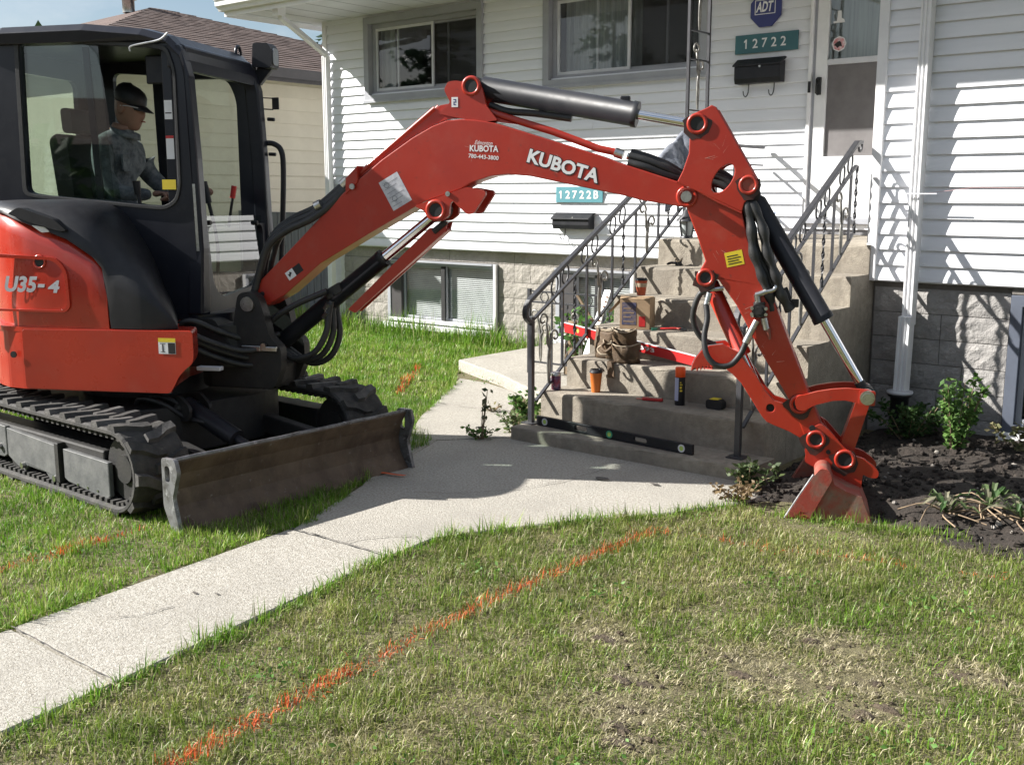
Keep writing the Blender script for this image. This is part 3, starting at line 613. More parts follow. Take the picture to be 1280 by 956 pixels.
def stair_rail(X, top, bot, y0, y1, ylev, bals, scr, rings, label, post_y, wall_y, cat='stair railing'):
    t = thing('stair_railing', (X, post_y, .1), label, cat, 'black iron stair railings')
    tz = lambda y: top[0]+top[1]*(min(y, ylev)-5.46); bz = lambda y: bot[0]+bot[1]*(min(y, ylev)-5.55); mz = lambda y: tz(y)-.15
    pts = [(5.505, tz(5.46)-.145), (5.47, tz(5.46)-.135), (5.432, tz(5.46)-.10), (5.43, tz(5.46)-.05), (5.46, tz(5.46))]
    path = spline([Vector((X, y, z)) for y, z in pts], 4)+[Vector((X, y, tz(y))) for y in (5.6, ylev, wall_y)]
    b = B(); rg = []
    for i, p in enumerate(path):
        d = (path[min(i+1, len(path)-1)]-path[max(i-1, 0)]).normalized(); nrm = Vector((1, 0, 0)); w = d.cross(nrm)
        rg.append([p+nrm*a*.019+w*c*.013 for a, c in ((-1, -1), (1, -1), (1, 1), (-1, 1))])
    b.loft(rg); b.build('handrail', K['iron'], t, bevel=.004)
    b = bar((X, post_y+.01, mz(post_y+.01)), (X, ylev, mz(ylev)), .022, .014); b.build('mid_rail', K['iron'], t)
    if wall_y > ylev+.2: bar((X, ylev+.01, mz(ylev)), (X, wall_y, mz(ylev)), .022, .014).build('mid_rail', K['iron'], t); bar((X, ylev+.01, bz(ylev)), (X, wall_y, bz(ylev)), .022, .014).build('bottom_rail', K['iron'], t)
    bar((X, post_y+.05, bz(post_y+.05)), (X, ylev, bz(ylev)), .022, .014).build('bottom_rail', K['iron'], t)
    bar((X, post_y, .1), (X, post_y, tz(5.49)-.12), .032).build('post', K['iron'], t)
    B().box(X-.05, X+.05, post_y-.05, post_y+.05, .1, .108).build('base_plate', K['iron'], t)
    for i, y in enumerate(bals):
        a, c = (X, y, bz(y)), (X, y, mz(y))
        (twisted(a, c) if i % 3 == 1 else bar(a, c, .015)).build('twisted_baluster' if i % 3 == 1 else 'baluster', K['iron'], t)
    for y in scr: scrollpanel(lambda u, z: Vector((X, u, z)), y, bz(y), mz(y)-bz(y), t)
    for y in rings:
        zc = (tz(y)+mz(y))/2; r = .058
        B().tube([Vector((X, y+r*math.cos(a)*.62, zc+r*math.sin(a)+.35*r*math.cos(a))) for a in [R_(-70+k*15) for k in range(22)]], .0068, 6).build('ring', K['iron'], t)
    return t
LT = stair_rail(-4.36, (.915, .572), (.25, .69), 5.43, 8.7, 7.36, [5.83, 5.97, 6.11, 6.42, 6.56, 6.72, 7.03, 7.17, 7.31, 7.62, 7.76, 7.9, 8.2, 8.34, 8.48], [5.68, 6.265, 6.875, 7.47, 8.05],
           [5.74, 5.86, 6.08, 6.20, 6.42, 6.54, 6.80, 6.92, 7.15, 7.27, 7.5, 7.62, 8.0, 8.12], 'left hand black iron stair railing with scrolls beside the folded jacket', 5.49, 8.71)
RT = stair_rail(-2.84, (.965, .625), (.27, .73), 5.43, 7.0, 7.02, [5.83, 5.97, 6.11, 6.42, 6.56, 6.70, 6.95, 7.04], [5.66, 6.265, 6.83], [5.74, 5.86, 6.12, 6.24, 6.46, 6.58, 6.80, 6.92], 'right hand black iron stair railing running behind the excavator arm up to the wing wall', 5.50, 7.085)
B().tube(spline([(-2.84, 7.075, 1.95), (-2.84, 7.10, 1.93), (-2.84, 7.092, 1.89), (-2.84, 7.06, 1.885), (-2.84, 7.045, 1.91)], 4), .008, 6).build('scroll', K['iron'], RT)
t = thing('porch_column', (-4.36, 7.51, 1.27), 'openwork black iron porch column with scrolls rising from the landing corner', 'iron column')
for y in (7.36, 7.66): bar((-4.33, y, 1.27), (-4.33, y, 3.598), .022).build('post', K['iron'], t)
for z in (1.32, 2.0, 2.24, 2.62, 2.83, 3.3): bar((-4.33, 7.372, z), (-4.33, 7.648, z), .012).build('crossbar', K['iron'], t)
for z0, h in ((1.33, .66), (2.25, .56), (2.84, .5)): scrollpanel(lambda u, z: Vector((-4.33, u, z)), 7.51, z0, h, t, .12)
t = thing('area_railing', (-5.05, 7.1, .1), 'low black iron railing with scrolls round the basement entry beside the steps', 'low railing')
for z in (.80, .71, .20): bar((-5.66, 7.1, z), (-4.43, 7.1, z), .014).build('rail', K['iron'], t)
for i, x in enumerate((-5.66, -5.42, -5.26, -4.98, -4.84, -4.70, -4.45)):
    (bar((x, 7.1, .1), (x, 7.1, .82 if i in (0, 6) else .8), .028 if i in (0, 6) else .013) if i not in (2, 4) else twisted((x, 7.1, .2), (x, 7.1, .71))).build('post' if i in (0, 6) else 'baluster', K['iron'], t)
for x in (-5.54, -5.12, -4.58): scrollpanel(lambda u, z: Vector((u, 7.1, z)), x, .2, .5, t)
for x in (-5.5, -5.36, -5.05, -4.91, -4.75, -4.6): B().tube([Vector((x+.04*math.cos(a), 7.1, .755+.04*math.sin(a))) for a in [R_(k*18) for k in range(21)]], .005, 6).build('ring', K['iron'], t)

# ------------------------------------------------------------------ things left on the steps
Z1, Z2, Z3, Z4, Z5, Z6 = [.1+.195*k for k in range(1, 7)]
def cup(x, y, z, h, label, body, band=None):
    t = thing('coffee_cup', (x, y, z), label, 'coffee cup', 'take away coffee cups')
    B().lathe((x, y, z), [(.029, 0), (.042, h*.88), (.043, h*.885)], 20).build('cup', body, t)
    B().lathe((x, y, z), [(.0445, h*.86), (.0455, h*.90), (.040, h*.91), (.039, h), (.037, h), (.036, h*.96)], 20).build('lid', K['black'], t)
    if band: B().lathe((x, y, z), [(.0375, h*.50), (.0405, h*.72)], 20).build('printed_band', band, t)
cup(-4.075, 5.83, Z1, .155, 'orange paper coffee cup with black lid standing on the lowest tread', K['cupo'])
t = thing('drink_can', (-4.335, 5.73, Z1), 'dark red and silver drink can at the left end of the lowest tread', 'drink can')
B().lathe((-4.335, 5.73, Z1), [(.026, 0), (.033, .008), (.033, .112), (.027, .121), (.0265, .123), (.024, .119)], 20).build('body', mat('printed_can', (.20, .035, .06), .3, metal=.5, c2=(.10, .09, .2), scale=28, c3=(.6, .6, .62), scale3=40), t)
B().lathe((-4.335, 5.73, Z1), [(.0333, .098), (.0333, .112), (.0275, .1215), (.02, .1205)], 20).build('rim', K['zinc'], t)
t = thing('spray_can', (-3.41, 5.80, Z1), 'marking paint spray can with bright orange cap on the lowest tread', 'spray can')
b = B(); b.m = 0; b.lathe((-3.41, 5.80, Z1), [(.030, 0), (.032, .004), (.032, .178)], 20); b.build('body', K['black'], t)
b = B(); n = 20; b.add([(-3.41+.0324*math.cos(a), 5.80+.0324*math.sin(a), z) for z in (Z1+.03, Z1+.176) for a in [R_(200+7*k) for k in range(13)]], [(k, k+1, k+14, k+13) for k in range(12)]); b.build('label', mat('pale_blue_label', (.40, .42, .6), .4), t)
for z_, h_, w_ in ((.09, .010, .9), (.108, .014, .7), (.13, .007, .9), (.145, .005, .5)): B().add([(-3.41+.0327*math.cos(a), 5.80+.0327*math.sin(a), Z1+z) for z in (z_, z_+h_) for a in [R_(298+8*k*w_) for k in range(5)]], [(k, k+1, k+6, k+5) for k in range(4)]).build('print', K['yellow'], t)
B().lathe((-3.41, 5.80, Z1), [(.029, .179), (.032, .182), (.032, .235), (.030, .24), (.001, .24)], 20).build('cap', K['capo'], t)
t = thing('tape_measure', (-3.17, 5.83, Z1), 'black and yellow tape measure lying on the shaded lowest tread', 'tape measure')
B().prism(rpoly([(-3.225, Z1+.001), (-3.115, Z1+.001), (-3.115, Z1+.048), (-3.14, Z1+.062), (-3.225, Z1+.058)], .02), lambda u, v, q: Vector((u, 5.80+q, v)), 0, .06).build('case', K['black'], t, bevel=.006)
B().box(-3.20, -3.145, 5.802, 5.856, Z1+.0605, Z1+.065).build('label', K['yellow'], t); B().box(-3.235, -3.226, 5.82, 5.84, Z1+.004, Z1+.02).build('tape_hook', K['zinc'], t)
t = thing('utility_knife', (-3.62, 5.80, Z1), 'small red utility knife lying on the lowest tread', 'knife')
M_ = lambda x, y, z: Vector((-3.60+x*.96-y*.28, 5.80+x*.28+y*.96, Z1+z))
B().box(-.075, .06, -.014, .014, .002, .022, M_).build('handle', K['redpl'], t, bevel=.005); B().box(-.03, .05, -.008, .008, .0225, .026, M_).build('inlay', K['zinc'], t); B().box(-.115, -.076, -.008, .008, .008, .012, M_).build('blade', K['redpl'], t)
# black spirit level on the base slab
t = thing('spirit_level', (-3.68, 5.41, .1), 'long black box spirit level with green vials lying on the base slab', 'spirit level')
LM = lambda x, y, z: Vector((-3.68+x, 5.43-.075*x+y, .101+z))
B().prism([[(-.615, 0), (.615, 0), (.615, .062), (-.615, .062)], rrect(-.285, -.185, .016, .046, .014), rrect(.185, .285, .016, .046, .014)], lambda u, v, q: LM(u, q, v), -.012, .012).build('body', K['black'], t, bevel=.002)
b = B()
for z in (.003, .054): b.box(-.612, .612, -.0145, -.0125, z, z+.005, LM)
b.build('edge_rib', K['cyl'], t)
for x, c in ((-.54, K['silver']), (0, K['green']), (.54, K['silver'])):
    B().prism([circ(x, .031, .024, 18), circ(x, .031, .015, 18)], lambda u, v, q: LM(u, q, v), -.016, -.012).build('vial_ring', c, t)
    B().prism(circ(x, .031, .0148, 14), lambda u, v, q: LM(u, q, v), -.0145, -.0125).build('vial', mat('vial_fluid', (.45, .62, .15), .2), t)
# red level leaning behind the pouch
t = thing('spirit_level', (-3.9, 6.13, Z2), 'long bright red spirit level tilted across the second tread behind the tool pouch', 'spirit level')
LM = lambda x, y, z: Vector((-4.56+x*.992-z*.12, 6.135+y-.02*x, .632-x*.125+z*.992))
B().prism([[(0, 0), (1.22, 0), (1.22, .066), (0, .066)], circ(.115, .036, .019, 14), circ(1.1, .036, .019, 14)], lambda u, v, q: LM(u, q, v), -.011, .011).build('body', K['redpl'], t, bevel=.002)
B().box(-.03, -.001, -.012, .012, 0, .066, LM).build('end_cap', K['white'], t); B().box(0, 1.22, -.0125, .0125, .0665, .070, LM).build('top_edge', K['white'], t)
for x in (.115, 1.1): B().prism(circ(x, .036, .0185, 14), lambda u, v, q: LM(u, q, v), -.004, .004).build('vial', mat('yellow_vial', (.5, .5, .12), .2), t)
text('lettering', '393', lambda u, v, q: LM(.655+u, -.0115-q, .020+v), (.12, .030), K['bandw'], t, bold=.02)
# leather tool pouch
t = thing('tool_pouch', (-4.05, 6.0, Z2), 'brown leather tool pouch with open pockets slumped on the second tread', 'tool pouch')
def pocket(c, w, d, h, lean=0, name='pocket', taper=.8, m='leather'):
    b = B(); b.smooth = True; rings = []
    for i in range(9):
        f = i/8; s = taper+(1-taper)*math.sin(f*math.pi*.55+.1); a = []
        for k in range(18):
            q = 2*math.pi*k/18; e = 1+.07*math.sin(3*q+i*.9)+.04*math.sin(5*q-i)
            a.append(Vector((c[0]+w*s*e*math.cos(q), c[1]+d*s*e*math.sin(q)+lean*f, c[2]+h*f+.012*math.sin(2*q+1)*f)))
        rings.append(a)
    rings.append([Vector((c[0], c[1]+lean*.9, c[2]+h*.93))+(p-Vector((c[0], c[1]+lean, c[2]+h)))*.86 for p in rings[-1]])
    rings.append([Vector((c[0], c[1]+lean*.6, c[2]+h*.55))+(p-Vector((c[0], c[1]+lean, c[2]+h)))*.7 for p in rings[-2]])
    b.loft(rings); p = b.build(name, K[m], t)
    B().tube(rings[8]+[rings[8][0]], .0045, 6, cap=False).build('rim', K['strapm'], p)
pocket((-4.175, 6.06, Z2), .082, .028, .20, .03, taper=.9); pocket((-3.94, 5.985, Z2), .108, .07, .13, -.02, taper=.86); pocket((-3.955, 6.02, Z2+.085), .092, .045, .135, -.05, taper=.95); pocket((-4.075, 6.0, Z2+.01), .045, .035, .12, -.02)
B().tube(spline([(-4.08, 5.94, Z2+.13), (-4.10, 5.93, Z2+.10), (-4.06, 5.92, Z2+.07), (-4.02, 5.93, Z2+.10)], 5), .012, 8).build('loop', K['leather'], t)
B().tube(spline([(-4.10, 5.93, Z2+.11), (-4.13, 5.92, Z2+.08), (-4.09, 5.91, Z2+.05), (-4.05, 5.93, Z2+.05)], 5), .006, 8).build('buckle', K['strapm'], t)
b = B(); b.loft([[Vector((x-.026, y, z)), Vector((x+.026, y, z)), Vector((x+.026, y-.004, z+.004)), Vector((x-.026, y-.004, z+.004))] for x, y, z in ((-4.02, 5.96, Z2+.003), (-4.01, 5.90, Z2+.006), (-4.0, 5.895, Z2-.05), (-4.0, 5.895, Z2-.10))]); b.build('strap', K['leather'], t)
# cardboard box with a cup on it
bx, by = -4.06, 6.30
t = thing('cardboard_box', (bx, by, Z3), 'torn brown cardboard box with blue print standing on the third tread', 'cardboard box')
M_ = lambda x, y, z: Vector((bx+x*.94-y*.34, by+x*.34+y*.94, Z3+z))
b = B(); T = .004
b.box(-.105, .105, -.085, -.085+T, .002, .21, M_).box(-.105, .105, .085-T, .085, .002, .21, M_).box(-.105, -.105+T, -.08, .08, .002, .21, M_).box(.105-T, .105, -.08, .08, .002, .21, M_).box(-.10, .10, -.08, .08, .002, .006, M_).build('carton', K['carton'], t)
B().add([M_(-.105, -.085, .21), M_(.105, -.085, .212), M_(.115, .0, .225), M_(-.12, -.0, .222), M_(-.105, -.085, .206), M_(.105, -.085, .208), M_(.115, .0, .221), M_(-.12, -.0, .218)], [(0, 1, 2, 3), (7, 6, 5, 4), (0, 4, 5, 1), (1, 5, 6, 2), (2, 6, 7, 3), (3, 7, 4, 0)]).build('flap', K['carton'], t)
B().add([M_(-.105, -.085, .21), M_(-.105, .08, .205), M_(-.20, .06, .10), M_(-.19, -.08, .11)], [(0, 1, 2, 3)]).build('flap', K['carton'], t)
B().box(-.09, .01, -.0865, -.0855, .03, .185, M_).build('print', K['cblue'], t); B().box(.03, .075, -.0865, -.0855, .02, .09, M_).build('print', K['redpl'], t)
for i in range(4): B().box(-.08, -.005-.02*(i % 2), -.0876, -.0868, .05+.03*i, .056+.03*i, M_).build('print', K['carton'], t)
cup(-4.055, 6.335, Z3+.2255, .12, 'brown red paper coffee cup with black lid standing on the cardboard box', K['cupr'], K['strapm'])
t = thing('jar_lid', (-3.90, 6.27, Z3), 'small green plastic lid beside the cardboard box', 'lid')
B().lathe((-3.90, 6.27, Z3), [(.022, .0), (.022, .014), (.018, .017), (.001, .017)], 14).build('cap', K['green'], t)
t = thing('pliers', (-3.80, 6.33, Z3), 'red handled pliers lying on the third tread right of the box', 'pliers')
for sg in (-1, 1): B().tube(spline([(-3.86, 6.30+sg*.02, Z3+.012), (-3.81, 6.32+sg*.016, Z3+.014), (-3.77, 6.345, Z3+.014), (-3.74, 6.35-sg*.008, Z3+.012)], 4), .007, 8).build('handle', K['redw'] if sg > 0 else K['redpl'], t)
B().prism(rpoly([(-3.745, 6.345), (-3.70, 6.35), (-3.695, 6.362), (-3.745, 6.372)], .006), lambda u, v, q: Vector((u, v, Z3+.004+q)), 0, .014).build('jaw', K['plate'], t)
t = thing('glove', (-4.17, 7.02, Z5), 'small black crumpled glove lying on the fifth tread', 'glove')
pocket((-4.17, 7.02, Z5), .028, .022, .045, 0, 'cuff', .9, 'black')
for k in range(4): B().tube(spline([(-4.195, 7.01+.012*k-.02, Z5+.02), (-4.22-.004*k, 7.0+.014*k-.02, Z5+.024), (-4.24, 6.995+.015*k-.02, Z5+.012)], 3), .008, 6).build('finger', K['black'], t)
# lantern and blue tub on the landing
t = thing('lantern', (-4.50, 7.62, Z6), 'black coach lantern with glass panes set down at the landing edge behind the railing', 'lantern')
lx, ly = -4.27, 7.30
t.location = (lx, ly, Z6); ORG = Vector((lx, ly, Z6))
B().lathe((lx, ly, Z6), [(.055, 0), (.055, .015), (.045, .02)], 6).build('base', K['iron'], t); B().lathe((lx, ly, Z6), [(.045, .02), (.062, .13)], 6).build('pane', K['curtain'], t)
for k in range(6): B().tube([(lx+.047*math.cos(k*math.pi/3), ly+.047*math.sin(k*math.pi/3), Z6+.018), (lx+.065*math.cos(k*math.pi/3), ly+.065*math.sin(k*math.pi/3), Z6+.132)], .005, 5).build('rib', K['iron'], t)
B().lathe((lx, ly, Z6), [(.085, .13), (.08, .145), (.04, .18), (.03, .21), (.012, .22), (.014, .24), (.001, .25)], 12).build('roof', K['iron'], t)
B().tube(spline([(lx+.02, ly+.04, Z6+.23), (lx+.07, ly+.08, Z6+.24), (lx+.11, ly+.1, Z6+.17), (lx+.11, ly+.1, Z6+.08), (lx+.08, ly+.08, Z6+.02)], 5), .012, 8).build('bracket', K['iron'], t)
t = thing('bucket', (-4.2, 8.5, Z6), 'blue plastic tub on the landing behind the excavator cylinder', 'tub')
B().lathe((-4.2, 8.5, Z6), [(.06, 0), (.072, .17), (.078, .172), (.078, .182), (.069, .182), (.06, .03)], 20).build('body', K['bluep'], t); B().tube(spline([(-4.275, 8.5, Z6+.17), (-4.2, 8.43, Z6+.22), (-4.125, 8.5, Z6+.17)], 5), .004, 6).build('handle', K['zinc'], t)
# denim jacket over the railing
t = thing('jacket', (-4.36, 7.2, 2.0), 'grey blue denim jacket hung over the left stair railing', 'jacket')
def drape(name, ya, yb, drop, amp, ph, out):
    b = B(); b.smooth = True; rows = []; nr, nc = 22, 20
    for i in range(nr):
        f = i/(nr-1); row = []
        for k in range(nc+1):
            g_ = k/nc; y = ya+(yb-ya)*(.5+(g_-.5)*(1-.22*f))+.018*math.sin(5*g_+4*f+ph)
            fold = amp*(math.sin(9*g_+2.5*f+ph)+.6*math.sin(21*g_-3*f+2*ph)+.35*math.sin(34*g_+9*f))
            if f < .2: off, dz = -.05+.06*f/.2, .045*math.sin(f/.2*1.57)
            else: off, dz = .012+out*(f-.2)+fold*min(1, (f-.1)*2), .045-drop*(f-.2)/.8*(1+.08*math.sin(7*g_+ph))
            row.append(Vector((-4.36+off, y, .915+.572*(min(y, 7.36)-5.46)+.02+dz+.012*math.sin(11*g_+ph))))
        rows.append(row)
    n = nc+1; b.add([p for r_ in rows for p in r_], [(i*n+k, i*n+k+1, (i+1)*n+k+1, (i+1)*n+k) for i in range(nr-1) for k in range(nc)])
    j = b.build(name, K['cloth'], t); sm = j.modifiers.new('solid', 'SOLIDIFY'); sm.thickness = .01; sm.offset = 1
drape('body', 7.04, 7.44, .42, .020, .4, .05); drape('sleeve', 7.0, 7.15, .30, .018, 2.0, .12); drape('collar', 7.02, 7.40, .14, .022, 4.1, .13)
# white drilled strip, old post and stick in the basement entry
t = thing('metal_strip', (-4.75, 6.85, .1), 'white drilled metal strip leaning diagonally against the railing by the steps', 'metal strip')
A0, A1 = Vector((-4.735, 6.55, .23)), Vector((-4.755, 6.95, .865)); D_ = (A1-A0).normalized(); N_ = D_.cross(Vector((0, 1, 0))).normalized()
b = B(); b.loft([[p+Vector((sx*.03, 0, 0))+N_.cross(D_)*sy*.005 for sx, sy in ((-1, -1), (1, -1), (1, 1), (-1, 1))] for p in (A0, A1)]); b.build('strip', K['whitemetal'], t)
b = B()
for k in range(10):
    p = A0.lerp(A1, .42+k*.055); b.box(-.006, .012, -.009, -.006, -.012, .012, lambda x, y, z: p+Vector((x+.015, y, z)))
b.build('slot', K['sole'], t)
tag(bar((-5.32, 7.25, .1), (-5.30, 7.25, .56), .11, .09).build('timber_post', K['wood'], None, bevel=.006), 'short weathered timber post end behind the low railing', 'timber post')
tag(bar((-5.25, 7.2, .8), (-4.98, 7.24, .42), .018).build('stick', K['wood']), 'bare diagonal stick leaning behind the low railing', 'stick')

# ------------------------------------------------------------------ the mini excavator
CX, CY = -5.87, 3.60
ex = thing('mini_excavator', (CX, CY, 0), 'orange red mini excavator with black cab, its bucket resting beside the porch steps', 'excavator')
def frame(deg):
    a = R_(deg); U = Vector((math.cos(a), math.sin(a), 0)); Rr = Vector((math.sin(a), -math.cos(a), 0))
    return lambda f, o, z: Vector((CX, CY, z))+U*f+Rr*o
UF = frame(28); BF = frame(24.5)              # house (upper structure) and boom planes: forward, right, up
BX = -5.77                                    # undercarriage centre
side = lambda F: (lambda u, v, t: F(u, t, v))
# -- tracks
def track(yc, near):
    xc, L, rad, zc = BX, .90, .205, .232
    def per(s):                               # point and outward normal along the loop
        Ls = 2*L; arc = math.pi*rad; tot = 2*Ls+2*arc; s %= tot
        if s < Ls: return (xc-L+s, zc+rad), (0, 1)
        s -= Ls
        if s < arc: a = math.pi/2-s/rad; return (xc+L+rad*math.cos(a), zc+rad*math.sin(a)), (math.cos(a), math.sin(a))
        s -= arc
        if s < Ls: return (xc+L-s, zc-rad), (0, -1)
        s -= Ls; a = -math.pi/2-s/rad; return (xc-L+rad*math.cos(a), zc+rad*math.sin(a)), (math.cos(a), math.sin(a))
    tot = 4*L+2*math.pi*rad; N = 110; b = B(); rings = []
    for i in range(N+1):
        p, n = per(tot*i/N); rings.append([Vector((p[0]+n[0]*h, yc+w, p[1]+n[1]*h)) for w, h in ((-.15, -.012), (-.15, .004), (-.135, .012), (.135, .012), (.15, .004), (.15, -.012), (.13, -.022), (-.13, -.022))])
    b.loft(rings, cap=False); tr = b.build('track', K['rubber'], ex)
    n = 62; sg = 1 if near else -1
    for k in range(n):                        # tread lugs, staggered left and right
        s0 = tot*k/n; b = B(); sd = -1 if k % 2 else 1; rr = []
        for j, (w, ds) in enumerate(((.148, 0), (.09, .012), (.02, .045), (-.035, .05))):
            top = []
            for dd, h in ((-.034, .008), (-.022, .036), (.022, .036), (.034, .008)):
                p, nn = per(s0+ds+dd*(1-.2*(j == 3))); top.append(Vector((p[0]+nn[0]*h, yc+sd*w, p[1]+nn[1]*h)))
            rr.append(top)
        b.loft(rr); b.build('lug', K['rubberl'] if (k % 3 == 0) else K['rubber'], tr)
    b = B()
    for k in range(90):                       # inner drive teeth
        p, nn = per(tot*k/90); d = Vector((nn[1], 0, -nn[0])); q = Vector((p[0], yc, p[1])); u = Vector((nn[0], 0, nn[1]))
        for w in (-.1, .1): b.add([q+d*a*.012+Vector((0, w+c*.03, 0))-u*h for h in (.02, .042) for a, c in ((-1, -1), (1, -1), (1, 1), (-1, 1))], [(0, 1, 2, 3), (4, 5, 6, 7), (0, 1, 5, 4), (1, 2, 6, 5), (2, 3, 7, 6), (3, 0, 4, 7)])
    b.build('drive_teeth', K['rubber'], tr, kind='stuff')
    for x, r in ((xc+L, .165), (xc-L, .155)):
        b = B().cyl((x, yc-.07, zc), (x, yc+.07, zc), r, 28).cyl((x, yc-.085, zc), (x, yc+.085, zc), r*.45, 20); b.build('sprocket', K['cast'], tr)
    for x in (-.6, -.2, .2, .55): B().cyl((xc+x, yc-.10, .105), (xc+x, yc+.10, .105), .062, 18).build('roller', K['cast'], tr)
    yo = yc-sg*.085                            # outer face of the track frame
    F = lambda u, v, t: Vector((u, yo-sg*t, v))
    b = B().box(xc-.78, xc+.72, min(yo, yo+sg*.15), max(yo, yo+sg*.15), .15, .30); b.build('track_frame', K['cast'], tr, bevel=.01)
    for P in ([(-6.62, .12), (-6.55, .10), (-6.1, .11), (-6.06, .13), (-6.06, .295), (-6.62, .31)],
              [(-6.05, .125), (-5.95, .085), (-5.86, .065), (-5.82, .10), (-5.62, .095), (-5.57, .055), (-5.50, .055), (-5.46, .085), (-5.46, .265), (-6.05, .29)],
              [(-5.42, .10), (-5.38, .085), (-5.0, .055), (-4.965, .075), (-4.965, .255), (-5.42, .262)]):
        B().prism(P, F, .0, .028).build('frame_plate', K['plate'], tr, bevel=.006)
    B().prism([(-5.478, .07), (-5.44, .07), (-5.44, .29), (-5.478, .29)], F, 0, .045).build('rib', K['cast'], tr, bevel=.005)
    b = B()
    for x, z in ((-5.86, .10), (-5.50, .085), (-6.13, .17)): b.cyl(F(x, z, .028), F(x, z, .048), .018, 8)
    for x in (-5.28, -5.18, -5.08): b.cyl(F(x, .088, .028), F(x, .088, .031), .008, 8)
    b.build('bolt', K['zinc'], tr)
track(CY-.70, True); track(CY+.70, False)
# -- undercarriage body, blade
b = B().prism(rpoly([(-.55, -.55), (.5, -.55), (.62, -.3), (.62, .3), (.5, .55), (-.55, .55)], .1), lambda u, v, t: Vector((BX+u, CY+v, t)), .17, .44); b.build('chassis', K['cast'], ex, bevel=.02)
B().cyl((CX, CY, .44), (CX, CY, .56), .38, 40).build('slew_ring', K['cast'], ex)
bl = B(); pr = [(-4.395, .345), (-4.44, .27), (-4.462, .19), (-4.45, .11), (-4.41, .045), (-4.37, .0), (-4.385, -.01), (-4.425, .035), (-4.47, .10), (-4.487, .19), (-4.465, .28), (-4.42, .36)]
n = 40
bl.loft([[Vector((x+.003*math.sin(i*1.7), 2.812+1.55*i/n, z)) for x, z in pr] for i in range(n+1)])
blade = bl.build('dozer_blade', K['blade'], ex, bevel=.004)
b = B()
for i in range(n): pass
b.tube([(-4.408, 2.812+1.55*i/12, .353+.0015*math.sin(i*2.3)) for i in range(13)], .011, 8); b.build('top_edge', K['bladeedge'], blade)
for y in (2.788, 4.363):
    F = lambda u, v, t: Vector((u, y+t, v))
    B().prism([rpoly([(-4.48, .36), (-4.37, .365), (-4.35, .30), (-4.40, .17), (-4.35, -.01), (-4.41, -.015), (-4.48, .12)], .02), rrect(-4.455, -4.415, .245, .325, .018)], F, 0, .022).build('end_plate', K['bladeedge'], blade, bevel=.003)
B().box(-4.465, -4.385, 2.82, 4.355, .0, .012).build('cutting_edge', K['bladeedge'], blade)
for y in (3.2, 4.0):
    b = bar((-4.48, y, .17), (-5.4, y*.85+3.6*.15, .27), .07, .11); b.build('blade_arm', K['cast'], ex, bevel=.008)
b = B().cyl((-5.20, 3.42, .43), (-4.80, 3.46, .285), .052, 18).cyl((-4.82, 3.458, .29), (-4.52, 3.48, .20), .026, 14); b.build('blade_cylinder', K['cyl'], ex)
b = B().prism(rpoly([(-5.32, .34), (-5.08, .36), (-5.06, .44), (-5.16, .50), (-5.32, .48)], .03), lambda u, v, t: Vector((u, 3.42+t, v)), -.075, -.055); b.prism(rpoly([(-5.32, .34), (-5.08, .36), (-5.06, .44), (-5.16, .50), (-5.32, .48)], .03), lambda u, v, t: Vector((u, 3.42+t, v)), .055, .075)
b.build('cylinder_bracket', K['cast'], ex, bevel=.004); B().cyl((-5.17, 3.33, .43), (-5.17, 3.50, .43), .022, 14).build('pin', K['zinc'], ex)
for k in range(2): B().tube(spline([(-5.45, 3.25+.08*k, .40), (-5.32, 3.2+.08*k, .485), (-5.2, 3.25+.08*k, .47), (-5.13, 3.36+.05*k, .38), (-5.0, 3.4+.05*k, .36)], 6), .014, 8).build('hose', K['hose'], ex)
# -- body skirt, counterweight
def plan(r, front):
    P = [(front-.03, .73), (.5, .735), (0, .752), (-.30, .752)]
    for k in range(1, 16):
        a = R_(112+k*8.5); P.append((r*math.cos(a), r*math.sin(a)))
    return P+[(-.30, -.752), (.3, -.72), (front-.20, -.60), (front-.20, .2), (front-.12, .5)]
FZ = lambda u, v, t: UF(u, v, t)
sk = B().prism(rpoly(plan(.84, .585), .02, 2), FZ, .545, .862).build('counterweight', K['redb'], ex, bevel=.035, seg=4)
def SH_(u, v, t): return UF(u-.42*max(0, .742-t)*min(1, max(0, (u-.2)/.4)), t, v)
B().prism(rpoly([(-.30, .55), (.565, .55), (.592, .585), (.625, .645), (.665, .685), (.705, .715), (.715, .75), (.715, .89), (-.30, .876)], .02), lambda u, v, t: SH_(u, v, t), .56, .7565).build('side_panel', K['redb'], sk, bevel=.022, seg=4)
B().prism(rpoly(plan(.848, .60), .02, 2), FZ, .862, .888).build('skirt_ledge', K['redb'], sk, bevel=.012, seg=3)
B().cyl(UF(-.36, .755, .735), UF(-.36, .763, .735), .018, 14).build('plug_hole', K['dk'], sk)
def sticker(parent, F, u0, v0, w, h, parts, o, name='warning_sticker'):
    b = B(); b.add([F(u0, o, v0), F(u0+w, o, v0), F(u0+w, o, v0+h), F(u0, o, v0+h)], [(0, 1, 2, 3)]); s_ = b.build(name, K['white'], parent)
    for k, (a0, b0, a1, b1, m_) in enumerate(parts):
        B().add([F(u0+w*a0, o+.0006, v0+h*b0), F(u0+w*a1, o+.0006, v0+h*b0), F(u0+w*a1, o+.0006, v0+h*b1), F(u0+w*a0, o+.0006, v0+h*b1)], [(0, 1, 2, 3)]).build('print', K[m_], s_)
    return s_
sticker(sk, UF, .515, .765, .10, .085, [(0, .74, 1, 1, 'yellow'), (.56, .02, .98, .70, 'dk'), (.22, .15, .30, .6, 'dk'), (.12, .1, .4, .14, 'dk'), (.1, .62, .42, .66, 'dk')], .7585)
